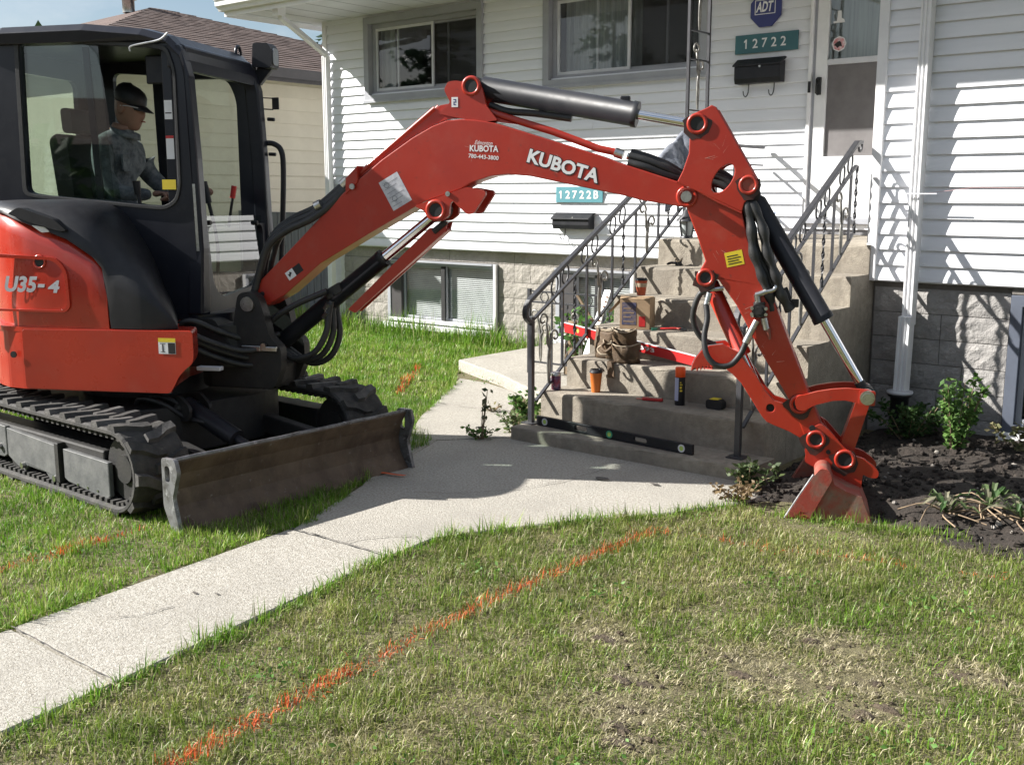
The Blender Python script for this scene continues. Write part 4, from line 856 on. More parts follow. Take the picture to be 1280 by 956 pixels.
# -- engine hood and black cover
def interp(a, xs, ys): return float(np.interp(a, xs, ys))
zr = lambda a: interp(a, [-.9, -.39, -.2, -.01, .08, .17, .21, .225], [1.56, 1.50, 1.438, 1.375, 1.32, 1.262, 1.203, 1.13])
zt = lambda a: interp(a, [-.9, -.47, -.13, .02, .155, .25, .36, .45, .53, .585, .615, .63], [1.56, 1.575, 1.575, 1.542, 1.47, 1.402, 1.32, 1.232, 1.12, 1.02, .95, .895])
oo = lambda a: .742 if a > -.32 else math.sqrt(max(.80**2-a*a, .02))
b = B(); rings = []
for a in [-.775, -.7, -.62, -.52, -.42, -.32, -.2, -.1, 0, .08, .13, .17, .2, .215, .222]:
    o_, z = oo(a), zr(a); rings.append([UF(a, q, w) for q, w in ((.22, .889), (o_, .889), (o_+.004, 1.0), (o_+.002, z-.09), (o_-.008, z-.045), (o_-.03, z-.015), (o_-.06, z), (.22, z+.02))])
b.smooth = True; b.loft(rings); hood = b.build('engine_hood', K['redb'], ex, bevel=0)
hood.modifiers.new('edge', 'EDGE_SPLIT').split_angle = R_(35)
P = rpoly([(-.82, .975), (-.03, .972), (.005, 1.0), (.0, 1.20), (-.06, 1.27), (-.82, 1.30)], .045)
B().prism([P, [(.975*(u+.4)-.4-.008, 1.1+(v-1.1)*.90) for u, v in P]], side(UF), .735, .756).build('panel_edge', K['redb'], hood, bevel=.006, seg=3)
B().cyl(UF(-.165, .742, 1.245), UF(-.165, .7495, 1.245), .030, 20).build('lock_hole', K['dk'], hood); B().tube([UF(-.165+.033*math.cos(R_(k*20)), .749, 1.245+.033*math.sin(R_(k*20))) for k in range(19)], .006, 6).build('lock_rim', K['redb'], hood)
text('lettering', 'U35', lambda u, v, t: UF(-.398+u+.28*v, .7465+t, 1.078+v), (.192, .088), K['decal'], hood, bold=.04)
text('lettering', '4', lambda u, v, t: UF(-.132+u+.28*v, .7465+t, 1.078+v), (.068, .068), K['decal'], hood, bold=.04)
B().prism([(-.188, 1.106), (-.148, 1.106), (-.143, 1.124), (-.183, 1.124)], side(UF), .7465, .7485).build('lettering', K['decal'], hood)
b = B(); rings = []; b.smooth = True
for a in [-.80, -.7, -.6, -.5, -.4, -.3, -.2, -.1, 0, .08, .15, .2, .235, .28, .34, .4, .46, .51, .55, .585, .61, .625]:
    if a < .222: z0 = zr(a)-.004; ob = oo(a)-.002; zs = z0+.004
    else: z0 = .892; ob = .744-.06*max(0, (a-.4)/.22)**2; zs = .892+.42*(zt(a)-.892)
    zt_ = max(zt(a), zs+.003); CF = lambda a, o, z: UF(a-.55*max(0, .742-o)*min(1, max(0, (a-.05)/.5)), o, z); r = [CF(a, .26, z0), CF(a, ob-.06, z0), CF(a, ob, z0)]
    for k in range(10):
        f = math.pi/2*k/9; r.append(CF(a, .30+(ob+.004-.30)*math.cos(f)**.7 if k < 9 else .30, zs+(zt_-zs)*math.sin(f)**.9))
    r.append(CF(a, .26, zt_)); rings.append(r)
b.loft(rings); cov = b.build('black_side_cover', K['black'], ex); cov.modifiers.new('edge', 'EDGE_SPLIT').split_angle = R_(50)
B().prism(rpoly([(-.33, 1.50), (-.26, 1.535), (-.05, 1.47), (.02, 1.41), (-.03, 1.41), (-.20, 1.455)], .02), side(UF), .70, .762).build('latch', K['black'], cov, bevel=.012, seg=3)
B().prism(rpoly([(-.20, 1.44), (-.12, 1.43), (-.09, 1.405), (-.14, 1.40)], .01), side(UF), .70, .7475).build('latch_recess', K['white'], cov, bevel=.004)
# -- cab
cab = B().prism(rpoly([(-.72, -.67), (.50, -.67), (.52, -.3), (.62, -.1), (.62, .12), (.50, .28), (-.72, .28)], .03), FZ, .66, .92).build('cab', K['cabp'], ex, bevel=.02)
OUT = [(-.72, .92), (.47, .92), (.515, 1.0), (.505, 1.6), (.488, 2.25), (.465, 2.36), (.40, 2.45), (-.66, 2.53), (-.74, 2.50), (-.75, 1.6)]
HR = rpoly([(-.535, 1.615), (-.45, 1.60), (.315, 1.535), (.395, 1.57), (.425, 1.66), (.425, 2.27), (.385, 2.385), (.31, 2.40), (-.52, 2.465)], .05)
B().prism([rpoly(OUT, .03), HR], side(UF), .24, .28).build('right_panel', K['cabp'], cab, bevel=.008)
b = B(); N = len(HR); cu_, cv_ = np.mean(np.array(HR), 0)
b.prism([[(cu_+(u-cu_)*1.045, cv_+(v-cv_)*1.05) for u, v in HR], [(cu_+(u-cu_)*1.005, cv_+(v-cv_)*1.006) for u, v in HR]], side(UF), .279, .290); b.build('window_seal', K['hose'], cab, bevel=.003)
B().add([UF(u, .262, v) for u, v in [(-.53, 1.60), (-.08, 1.56), (.05, 1.54), (-.02, 2.25), (-.05, 2.38), (-.10, 2.43), (-.52, 2.465)]], [tuple(range(7))]).build('sliding_pane', K['cabglass'], cab)
B().add([UF(u, .250, v) for u, v in [(-.53, 1.60), (.0, 1.56), (-.045, 2.43), (-.52, 2.465)]], [tuple(range(4))]).build('sliding_pane', K['cabglass'], cab)
B().prism([(-.105, 1.58), (-.065, 1.575), (-.105, 2.42), (-.14, 2.42)], side(UF), .245, .258).build('window_bar', K['cabp'], cab)
# left side panel with two openings
HL = [rpoly([(-.50, 1.45), (-.20, 1.45), (-.22, 2.36), (-.50, 2.38)], .05), rpoly([(-.10, 1.10), (.36, 1.10), (.36, 2.2), (.30, 2.33), (-.10, 2.33)], .06)]
B().prism([rpoly(OUT, .03)]+HL, side(UF), -.67, -.63).build('left_panel', K['cabp'], cab, bevel=.006)
for H in HL: B().add([UF(u, -.65, v) for u, v in H], [tuple(range(len(H)))]).build('pane', K['cabglass'], cab)
FO = lambda u, v, t: UF(-.745+t, u, v)
HB = rpoly([(-.55, 1.55), (.17, 1.55), (.17, 2.32), (-.55, 2.32)], .07)
B().prism([[(-.63, .92), (.24, .92), (.24, 2.5), (-.63, 2.5)], HB], FO, 0, .04).build('rear_panel', K['cabp'], cab, bevel=.006)
B().add([UF(-.725, u, v) for u, v in HB], [tuple(range(len(HB)))]).build('pane', K['cabglass'], cab)
rf_ = B(); rings = []
for a, z, e in ((-.80, 2.45, .02), (-.78, 2.505, .0), (-.62, 2.545, -.01), (-.1, 2.55, -.01), (.25, 2.515, -.01), (.40, 2.475, 0), (.475, 2.40, .01), (.49, 2.34, .02)):
    zb = min(z-.05, 2.44) if a < .42 else z-.06
    rings.append([UF(a, o, zz) for o, zz in ((-.70+e, zb), (.30-e, zb), (.31-e, z-.045), (.27-e, z-.008), (.2, z), (-.6, z), (-.67+e, z-.008), (-.71+e, z-.045))])
rf_.loft(rings); rf_.build('roof', K['cabp'], cab, bevel=.012, seg=3)
for o, w in ((.235, .085), (-.665, .085)):      # front pillars
    b = B(); rings = []
    for z, a, ww in ((.92, .50, w*1.3), (1.3, .515, w), (1.8, .502, w*.9), (2.25, .478, w*.95), (2.42, .43, w*1.1)):
        rings.append([UF(a+da, o+do, z) for da, do in ((-.06, -ww*.5), (.035, -ww*.5), (.035, ww*.5), (-.06, ww*.5))])
    b.loft(rings); b.build('pillar', K['cabp'], cab, bevel=.012)
b = B(); b.prism([(.36, 2.30), (.49, 2.28), (.475, 2.42), (.38, 2.45)], side(UF), -.63, .235); b.build('front_header', K['cabp'], cab, bevel=.012)
b = B(); FW = lambda u, v, t: UF(.52+t-.02*(v-1.0), u, v)
B().prism([[(-.62, .90), (.20, .90), (.20, 1.42), (-.62, 1.42)], rpoly([(-.58, 1.42), (-.58, 1.16), (-.42, 1.04), (.04, 1.00), (.13, 1.08), (.165, 1.42)], .06)], FW, -.02, .015).build('front_lower_frame', K['cabp'], cab, bevel=.004)
B().add([FW(u, v, .0) for u, v in [(-.60, 1.47), (-.585, 1.16), (-.42, 1.03), (.04, .99), (.14, 1.07), (.18, 1.36), (.185, 1.48)]], [tuple(range(7))]).build('lower_windscreen', glassmat('reflective_greenish_glass', (.62, .70, .66), .015, .95, 2.3), cab)
b = B()
for u, v in ((-.5, 1.425), (.13, 1.44)): b.cyl(FW(u, v, -.005), FW(u, v, .02), .014, 12)
b.build('glass_stud', K['dk'], cab)
b = B().prism([(.505, 1.0), (.535, 1.0), (.52, 1.66), (.50, 1.66)], side(UF), .255, .278); b.build('pillar_strip', K['zinc'], cab)
# lamp, lifting eye, grab rail, mirror stay, wire
Lp = B().prism(rpoly([(.47, 2.40), (.60, 2.39), (.605, 2.50), (.58, 2.545), (.48, 2.545)], .015), side(UF), -.76, -.64); lamp = Lp.build('work_lamp', K['black'], cab, bevel=.01)
B().prism(rrect(-.745, -.665, 2.41, 2.515, .02), lambda u, v, t: UF(.604+t, u, v), 0, .004).build('lens', K['lens'], lamp)
B().prism([(.44, 2.30), (.50, 2.29), (.585, 2.385), (.49, 2.40)], side(UF), -.72, -.68).build('bracket', K['black'], lamp, bevel=.004)
B().tube([UF(.40+.0, -.60+.035*math.cos(R_(k*15)), 2.47+.05*math.sin(R_(k*15))) for k in range(13)], .010, 8).build('lifting_eye', K['cabp'], cab)
B().tube(spline([UF(.50, -.72, 1.93), UF(.56, -.73, 1.925), UF(.61, -.73, 1.88), UF(.62, -.73, 1.75), UF(.60, -.73, 1.4), UF(.58, -.73, 1.15)], 6), .018, 10).build('grab_rail', K['black'], cab)
b = B().box(0, .02, -.005, .005, 0, .075, lambda x, y, z: UF(.565+x*2.2, -.72+y, 2.14+z)); b.build('reflector', K['dk'], cab)
b = B().tube([UF(.49, -.715, 2.215), UF(.57, -.72, 2.21)], .004, 5).tube([UF(.49, -.715, 2.145), UF(.57, -.72, 2.14)], .004, 5); b.build('reflector_stay', K['dk'], cab)
b = B()
for z in (2.08, 1.86, 1.32): b.cyl(UF(.53, -.72, z), UF(.575, -.72, z-.003), .012, 10)
b.build('pillar_stop', K['dk'], cab)
B().tube(spline([UF(.18, .30, 2.385), UF(.19, .305, 2.41), UF(.28, .31, 2.425), UF(.37, .31, 2.44), UF(.42, .31, 2.475)], 5), .0055, 6).build('wire', K['silver'], cab)
B().box(0, 1, 0, 1, 0, 1, lambda x, y, z: UF(.20+.11*x, .15+.03*y, 2.22+.155*z)).build('radio', K['cyl'], cab, bevel=.008)
B().box(0, 1, 0, 1, 0, 1, lambda x, y, z: UF(.32+.06*x, .14+.08*y, 1.55+.86*z)).build('inner_column', K['cabp'], cab, bevel=.006)
for z, h, top in ((2.0, .11, None), (1.78, .13, 'redpl')):
    s_ = B().add([UF(.285+.003*k[0], .235, 0)+Vector((0, 0, 0)) for k in ()], []) if False else None
for z, h, rd in ((2.02, .105, 0), (1.80, .13, 1)): sticker(cab, UF, .327, z, .048, h, [(0, .88, 1, 1, 'redpl')] if rd else [(.1, .3, .9, .36, 'cyl')], .2225, 'instruction_sticker')
sticker(cab, UF, .30, 1.63, .085, .055, [(0, 0, 1, 1, 'yellow')], .242, 'warning_sticker')
# seat, consoles and levers
st = B().prism(rpoly([(-.50, 1.28), (-.06, 1.30), (-.04, 1.38), (-.10, 1.42), (-.45, 1.40)], .04), side(UF), -.45, .03).build('seat', K['black'], cab, bevel=.03, seg=3)
B().prism(rpoly([(-.50, 1.36), (-.40, 1.38), (-.44, 1.93), (-.50, 1.97), (-.56, 1.93)], .05), side(UF), -.43, .01).build('backrest', K['black'], st, bevel=.04, seg=3)
B().prism(rpoly([(-.53, 1.97), (-.46, 1.97), (-.47, 2.12), (-.54, 2.12)], .03), side(UF), -.33, -.09).build('headrest', K['black'], st, bevel=.03, seg=3)
b = B().prism(rpoly([(-.40, 1.25), (.12, 1.25), (.14, 1.50), (-.35, 1.52)], .04), side(UF), .06, .18); b.build('console', K['black'], cab, bevel=.02)
for a, o in ((.06, .10), (.10, -.48)):
    lv = B().tube(spline([UF(a, o, 1.48), UF(a+.01, o, 1.54), UF(a, o, 1.62)], 4), .012, 8).build('control_lever', K['dk'], cab); B().tube([UF(a, o, 1.60), UF(a-.005, o, 1.68)], .024, 10, radii=[.018, .024]).build('grip', K['black'], lv)
for o in (-.28, -.12): 
    lv = B().tube(spline([UF(.34, o, 1.0), UF(.36, o, 1.3), UF(.30, o, 1.62)], 5), .011, 8).build('travel_lever', K['dk'], cab); B().tube([UF(.315, o, 1.55), UF(.29, o, 1.68)], .019, 10).build('grip', K['black'], lv)
lv = B().tube([UF(.38, -.40, 1.40), UF(.42, -.40, 1.60)], .009, 8).build('dozer_lever', K['dk'], cab); B().tube([UF(.415, -.40, 1.58), UF(.43, -.40, 1.655)], .017, 10).build('grip', K['redpl'], lv)
# -- swing post and boom foot
swp = B().prism(rpoly([(.55, .50), (.95, .50), (1.0, .62), (1.0, .74), (.93, .80), (.905, .92), (.87, 1.03), (.81, 1.06), (.74, 1.04), (.71, .9), (.70, .78), (.55, .72)], .03), side(BF), -.19, -.115)
swp.prism(rpoly([(.55, .50), (.95, .50), (1.0, .62), (1.0, .74), (.93, .80), (.905, .92), (.87, 1.03), (.81, 1.06), (.74, 1.04), (.71, .9), (.70, .78), (.55, .72)], .03), side(BF), .115, .19)
swp.prism(rpoly([(.45, .48), (.93, .48), (.95, .62), (.80, .68), (.45, .74)], .04), side(BF), -.115, .115)
sp = swp.build('swing_post', K['cast'], ex, bevel=.012)
B().cyl(BF(.805, .19, .985), BF(.805, .205, .985), .042, 22).build('pin', K['zinc'], sp); B().cyl(BF(.805, -.18, .985), BF(.805, .188, .985), .035, 16).build('pin', K['zinc'], sp)
b = B().cyl(BF(.62, .10, .62), BF(.62, .10, .86), .14, 28); b.build('swing_hub', K['cast'], sp)
b = B(); b.box(0, 1, 0, 1, 0, 1, lambda x, y, z: BF(.76+.12*x, .195+.012*y, .715+.032*z)).box(0, 1, 0, 1, 0, 1, lambda x, y, z: BF(.885+.10*x, .197+.02*y, .718+.028*z)); b.cyl(BF(.905, .20, .75), BF(.905, .22, .75), .016, 12); b.build('swing_lock', K['zinc'], sp, bevel=.004)
b = B().prism(rpoly([(.30, .62), (.62, .62), (.70, .72), (.60, .90), (.30, .90)], .03), side(UF), -.3, .28); b.build('front_deck', K['cast'], ex, bevel=.015)
for k, (o, z) in enumerate(((.34, .70), (.40, .75), (.30, .80), (.36, .66))): B().tube(spline([UF(.40, o+.12, z+.05), UF(.52, o+.10, z+.10), UF(.64, o, z+.03), UF(.78, o-.12, z-.03), UF(.92, o-.20, z)], 6), .017, 8).build('hose', K['hose'], ex)
B().box(0, 1, 0, 1, 0, 1, lambda x, y, z: UF(.59+.14*x, .45+.05*y, .635+.022*z)).build('step_pad', K['silver'], ex, bevel=.004)
# -- boom
BP = [(.757, 1.039), (.96, 1.228), (1.363, 1.607), (1.60, 1.79), (1.78, 1.905), (1.896, 1.965), (1.976, 1.992), (2.06, 1.998), (2.134, 1.994), (2.242, 1.977), (2.386, 1.934), (2.821, 1.799), (2.922, 1.762), (3.041, 1.725), (3.226, 1.665), (3.30, 1.63), (3.325, 1.60), (3.315, 1.56), (3.29, 1.542), (3.237, 1.540), (3.118, 1.559), (3.026, 1.574), (2.942, 1.596), (2.672, 1.65), (2.444, 1.697), (2.318, 1.707), (2.221, 1.698), (2.132, 1.671), (2.06, 1.633), (1.95, 1.595), (1.844, 1.564), (1.5, 1.378), (1.214, 1.216), (.988, 1.033), (.86, .965), (.80, .945), (.755, .965), (.738, 1.0)]
boom = B().prism(BP, side(BF), -.088, .088).build('boom', K['red'], ex, bevel=.006)
B().prism([(1.38, 1.635), (1.45, 1.70), (1.93, 2.075), (2.014, 2.088), (2.135, 2.052), (2.242, 2.008), (2.36, 1.968), (2.242, 1.985), (2.134, 2.003), (2.06, 2.007), (1.976, 2.002), (1.896, 1.975), (1.78, 1.918), (1.60, 1.803)], side(BF), -.055, .055).build('top_gusset', K['red'], boom, bevel=.005)
b = B().tube([BF(2.10, .03, 2.075), BF(2.24, .03, 2.025), BF(2.55, .03, 1.93), BF(2.80, .03, 1.838), BF(2.885, .03, 1.82)], .020, 10); b.build('pipe_guard', K['red'], boom)
b = B().tube([BF(1.36, .05, 1.625), BF(1.45, .05, 1.715), BF(1.90, .05, 2.06)], .014, 8).tube([BF(1.36, -.02, 1.635), BF(1.45, -.02, 1.73), BF(1.90, -.02, 2.075)], .014, 8); b.build('steel_pipe', K['red'], boom)
b = B().box(0, 1, 0, 1, 0, 1, lambda x, y, z: BF(2.13+.035*x, .045+.02*y, 2.02+.09*z)); b.build('clamp', K['zinc'], boom, bevel=.004)
b = B().cyl(BF(2.885, .03, 1.82), BF(2.93, .03, 1.805), .026, 12).cyl(BF(2.95, .03, 1.80), BF(3.0, .03, 1.785), .018, 10); b.build('fitting', K['zinc'], boom)
for dz, o in ((0, .03), (-.035, .06), (.02, -.03)):
    B().tube(spline([BF(2.96, o, 1.80+dz), BF(3.05, o, 1.775+dz), BF(3.15, o*.6, 1.735+dz), BF(3.26, o*.4-.02, 1.69+dz*.5), BF(3.38, -.03+o*.3, 1.70+dz), BF(3.48, -.03+o*.3, 1.66+dz), BF(3.55, -.02, 1.55+dz)], 5), .021, 10).build('hose', K['hose'], boom)
for dz, o in ((0, .07), (.035, .02), (.02, -.05), (-.03, .10)):   # hoses from the cab to the boom top
    B().tube(spline([BF(1.44, o*.7, 1.72+dz*.4), BF(1.33, o*.7, 1.615+dz), BF(1.18, o, 1.50+dz), BF(1.02, o, 1.43+dz), BF(.90, o, 1.34+dz), BF(.84, o, 1.20+dz), BF(.80, o, 1.05), BF(.72, o+.03, .82)], 5), .021, 10).build('hose', K['hose'], boom)
for p_, q_ in ((BF(1.355, .075, 1.655), BF(1.39, .075, 1.685)), (BF(1.20, .095, 1.535), BF(1.235, .095, 1.552))): B().cyl(p_, q_, .026, 10).build('fitting', K['zinc'], boom)
b = B().box(0, 1, 0, 1, 0, 1, lambda x, y, z: BF(1.385+.075*x, -.07+.17*y, 1.60+.09*z+.07*x)); b.build('pipe_saddle', K['red'], boom, bevel=.006); B().cyl(BF(1.43, .10, 1.645), BF(1.43, .112, 1.645), .016, 12).build('bolt', K['zinc'], boom)
B().prism(rpoly([(1.79, 1.54), (2.092, 1.641), (2.191, 1.624), (2.2, 1.605), (2.131, 1.502), (2.096, 1.494), (2.041, 1.539), (2.012, 1.57), (1.995, 1.55), (1.99, 1.49), (1.95, 1.46), (1.905, 1.455), (1.865, 1.475), (1.85, 1.51)], .012), side(BF), .070, .098).build('cylinder_ear', K['red'], boom, bevel=.004)
B().prism(rpoly([(1.79, 1.54), (2.092, 1.641), (2.191, 1.624), (2.2, 1.605), (2.131, 1.502), (2.096, 1.494), (2.041, 1.539), (2.012, 1.57), (1.995, 1.55), (1.99, 1.49), (1.95, 1.46), (1.905, 1.455), (1.865, 1.475), (1.85, 1.51)], .012), side(BF), -.098, -.070).build('cylinder_ear', K['red'], boom, bevel=.004)
B().cyl(BF(1.915, -.10, 1.518), BF(1.915, .104, 1.518), .036, 18).build('pin', K['dk'], boom); B().tube([BF(1.915+.048*math.cos(R_(k*15)), .098, 1.518+.048*math.sin(R_(k*15))) for k in range(25)], .012, 8, cap=False).build('boss', K['red'], boom)
B().cyl(BF(1.985, .098, 1.605), BF(1.985, .105, 1.605), .014, 12).build('plug', K['zinc'], boom)
LUG = rpoly([(1.93, 2.03), (1.997, 2.088), (1.979, 2.121), (1.962, 2.155), (1.985, 2.195), (2.03, 2.200), (2.065, 2.193), (2.09, 2.213), (2.118, 2.222), (2.153, 2.203), (2.178, 2.15), (2.198, 2.068), (2.26, 1.99), (2.16, 1.98)], .012)
for o in ((.055, .08), (-.08, -.055)): B().prism(LUG, side(BF), *o).build('cylinder_lug', K['red'], boom, bevel=.004)
B().cyl(BF(2.116, -.09, 2.17), BF(2.116, .088, 2.17), .033, 18).build('pin', K['dk'], boom); B().tube([BF(2.116+.043*math.cos(R_(k*15)), .081, 2.17+.043*math.sin(R_(k*15))) for k in range(25)], .011, 8, cap=False).build('boss', K['red'], boom)
sticker(boom, BF, 2.005, 2.062, .036, .052, [(.3, .2, .7, .3, 'blue'), (.3, .45, .7, .55, 'blue'), (.3, .7, .7, .8, 'blue'), (.3, .2, .42, .5, 'blue'), (.6, .5, .72, .8, 'blue')], .0815, 'sling_sticker')
def tilt(u0, v0, ang, o, F=BF):
    c, s_ = math.cos(R_(ang)), math.sin(R_(ang)); return lambda u, v, t: F(u0+u*c-v*s_, o+t, v0+u*s_+v*c)
text('lettering_outline', 'KUBOTA', tilt(2.418, 1.766, -16.5, .0885), (.408, .083), K['dk'], boom, bold=.06, th=.0006)
text('lettering', 'KUBOTA', tilt(2.422, 1.771, -16.5, .0892), (.398, .073), K['white'], boom, bold=.034, th=.0008)
text('dealer_lettering', 'KUBOTA', tilt(2.107, 1.829, -2, .0886), (.16, .034), K['white'], boom, bold=.03, th=.0008)
text('dealer_lettering', '780-443-3800', tilt(2.10, 1.796, -5, .0886), (.168, .022), K['white'], boom, bold=.02, th=.0008)
text('dealer_lettering', 'Edmonton', tilt(2.135, 1.866, -4, .0886), (.10, .022), K['white'], boom, bold=0, shear=.4, th=.0008)
s_ = B(); f_ = tilt(1.665, 1.512, 29, .0887); s_.add([f_(0, 0, 0), f_(.125, 0, 0), f_(.125, .175, 0), f_(0, .175, 0)], [(0, 1, 2, 3)]); dec = s_.build('instruction_sticker', K['paper'], boom)
b = B()
for k in range(6): b.add([f_(.012, .02+.025*k, .0006), f_(.07+.04*((k*7) % 3)/2, .02+.025*k, .0006), f_(.07+.04*((k*7) % 3)/2, .0225+.025*k, .0006), f_(.012, .0225+.025*k, .0006)], [(0, 1, 2, 3)])
for c_ in ((.04, .055), (.035, .14)): b.prism([[f for f in circ(*c_, .016, 10)], circ(*c_, .013, 10)], lambda u, v, t: f_(u, v, .0008+t), 0, .0004)
b.build('print', mat('grey_print', (.2, .2, .23), .5), dec)
f_ = tilt(1.02, 1.115, 34, .0887); b = B(); b.add([f_(0, 0, 0), f_(.055, 0, 0), f_(.055, .05, 0), f_(0, .05, 0)], [(0, 1, 2, 3)]); dec = b.build('warning_sticker', K['white'], boom)
b = B(); b.add([f_(.056, 0, 0), f_(.11, 0, 0), f_(.11, .05, 0), f_(.056, .05, 0)], [(0, 1, 2, 3)]); b.prism([(.015, .012), (.04, .03), (.03, .042), (.02, .03), (.012, .036)], lambda u, v, t: f_(u, v, .0006+t), 0, .0003); b.build('print', K['dk'], dec)
B().cyl(BF(.845, .088, 1.035), BF(.845, .092, 1.035), .014, 10).build('grease_hole', K['dk'], boom)
# boom cylinder with guard
def ram(p0, p1, f, r, rod, parent, seg=22, o=0, ml='cyl', endcap=True):
    A, C_ = BF(p0[0], o, p0[1]), BF(p1[0], o, p1[1]); m_ = A.lerp(C_, f); d = (C_-A).normalized(); b = B()
    b.tube([A+d*.02, A+d*.045, m_-d*.03, m_-d*.028, m_], r, seg, radii=[r*.7, r, r, r*1.06, r*1.06]); b.cyl(A-Vector((0, 0, 0)), A+d*.05, r*.75, 16)
    c = b.build('cylinder', K[ml], parent); B().cyl(m_, C_-d*.05, rod, 18).build('rod', K['chrome'], c)
    b = B(); rr = (BF(0, 1, 0)-BF(0, 0, 0)); b.cyl(C_-rr*.045, C_+rr*.045, rod*1.75, 18); b.cyl(C_-d*.07, C_, rod*1.15, 14); b.build('rod_eye', K['cast'] if ml == 'cyl' else K['red'], c); b = B(); b.cyl(A-rr*.05, A+rr*.05, r*.85, 18); b.build('base_eye', K['cast'] if ml == 'cyl' else K['red'], c)
    return c
bc = ram((.90, .735), (1.915, 1.518), .66, .050, .030, ex)
g_ = B().prism(rpoly([(1.36, .955), (1.405, .935), (1.95, 1.40), (1.965, 1.455), (1.935, 1.445), (1.90, 1.42), (1.86, 1.42)], .008), side(BF), .035, .05); g_.prism(rpoly([(1.36, .955), (1.405, .935), (1.95, 1.40), (1.965, 1.455), (1.935, 1.445), (1.90, 1.42), (1.86, 1.42)], .008), side(BF), -.05, -.035)
g_.loft([[BF(u, o, v) for o in (-.035, .035)]+[BF(u+.012, o, v-.012) for o in (.035, -.035)] for u, v in ((1.385, .955), (1.95, 1.42))]); g_.build('rod_guard', K['red'], bc, bevel=.004)
B().cyl(BF(1.885, .05, 1.40), BF(1.955, .05, 1.455), .018, 10).build('guard_bracket', K['dk'], bc)
b = B().box(0, 1, 0, 1, 0, 1, lambda x, y, z: BF(1.24+.09*x-.02*z, .03+.03*y, 1.005+.055*z+.05*x)); b.cyl(BF(1.27, .06, 1.035), BF(1.27, .07, 1.035), .012, 10); b.build('port_block', K['cast'], bc, bevel=.006)
for k in range(3): B().tube(spline([BF(.94, .06-.05*k, .70), BF(1.02+.03*k, .06-.05*k, .66-.02*k), BF(1.15+.03*k, .07-.05*k, .70-.015*k), BF(1.23+.02*k, .07-.05*k, .82-.01*k), BF(1.25, .06-.05*k, .95), BF(1.26, .05-.05*k, 1.0)], 6), .018, 10).build('hose', K['hose'], bc)
B().tube(spline([BF(.86, .08, .85), BF(.95, .09, .92), BF(1.08, .09, .99), BF(1.25, .08, 1.06)], 6), .018, 10).build('hose', K['hose'], bc)
for u, v in ((1.225, .955), (1.215, .905)): B().cyl(BF(u, .06, v), BF(u+.03, .075, v+.035), .016, 10).build('fitting', K['zinc'], bc)
# arm cylinder
ac = ram((2.116, 2.170), (3.315, 1.953), .735, .064, .026, ex)
b = B().box(0, 1, 0, 1, 0, 1, lambda x, y, z: BF(2.905+.05*x, -.02+.04*y, 2.068+.038*z)).box(0, 1, 0, 1, 0, 1, lambda x, y, z: BF(2.47+.03*x, -.01+.03*y, 2.015+.04*z)).box(0, 1, 0, 1, 0, 1, lambda x, y, z: BF(2.58+.03*x, -.01+.03*y, 1.995+.04*z)); b.build('port_block', K['cyl'], ac, bevel=.006)
B().tube(spline([BF(2.20, .02, 2.075), BF(2.3, .02, 2.04), BF(2.45, .02, 2.025), BF(2.65, .02, 1.995)], 5), .018, 8).build('hose', K['hose'], ac)
# -- arm (dipper)
AP = [(3.384, 2.043), (3.408, 2.032), (3.5, 1.88), (3.624, 1.672), (3.632, 1.645), (3.620, 1.61), (3.589, 1.59), (3.562, 1.56), (3.551, 1.515), (3.585, 1.374), (3.697, 1.138), (3.8, .891), (3.914, .614), (3.975, .47), (4.005, .40), (4.008, .35), (3.975, .322), (3.935, .33), (3.906, .372), (3.85, .51), (3.793, .608), (3.672, .799), (3.541, 1.038), (3.441, 1.172), (3.40, 1.145), (3.38, 1.131), (3.352, 1.15), (3.335, 1.19), (3.353, 1.225), (3.374, 1.266), (3.336, 1.371), (3.264, 1.534), (3.222, 1.665), (3.25, 1.723), (3.277, 1.807), (3.279, 1.899), (3.262, 1.94), (3.268, 1.98), (3.30, 2.005), (3.359, 2.029)]
hole = [(3.452+.056*math.cos(t)*.86+.03*math.sin(t), 1.681+.072*math.sin(t)) for t in [2*math.pi*k/24 for k in range(24)]]
UP_ = [p for p in AP if p[1] > 1.36]                       # twin top plates
LOW = [p for p in AP if p[1] < 1.53]; k_ = LOW.index((3.336, 1.371)); LOW = LOW[:k_+1]+[(3.275, 1.52), (3.255, 1.60), (3.33, 1.645), (3.555, 1.545)]+LOW[k_+1:]
arm = B().prism(LOW, side(BF), -.085, .085).build('arm', K['red'], ex, bevel=.006)
for o in ((.092, .112), (-.112, -.092)): B().prism([[p for p in AP if p[1] > 1.505 and p != (3.264, 1.534)]+[], hole], side(BF), *o).build('arm_plate', K['red'], arm, bevel=.004)
b = B().loft([[BF(u+.0, o, v) for o in (-.0915, .0915)]+[BF(u-.02, o, v-.012) for o in (.0915, -.0915)] for u, v in ((3.41, 2.02), (3.515, 1.85))]); b.build('arm_top', K['red'], arm)
b = B().tube([BF(3.222, .105, 1.667), BF(3.33, .105, 1.62), BF(3.42, .105, 1.57), BF(3.55, .105, 1.51)], .007, 6); b.build('weld_ridge', K['red'], arm)
GREASE = mat('dark_grease_stain', (.055, .014, .010), .55, c2=(.02, .014, .012), scale=30)
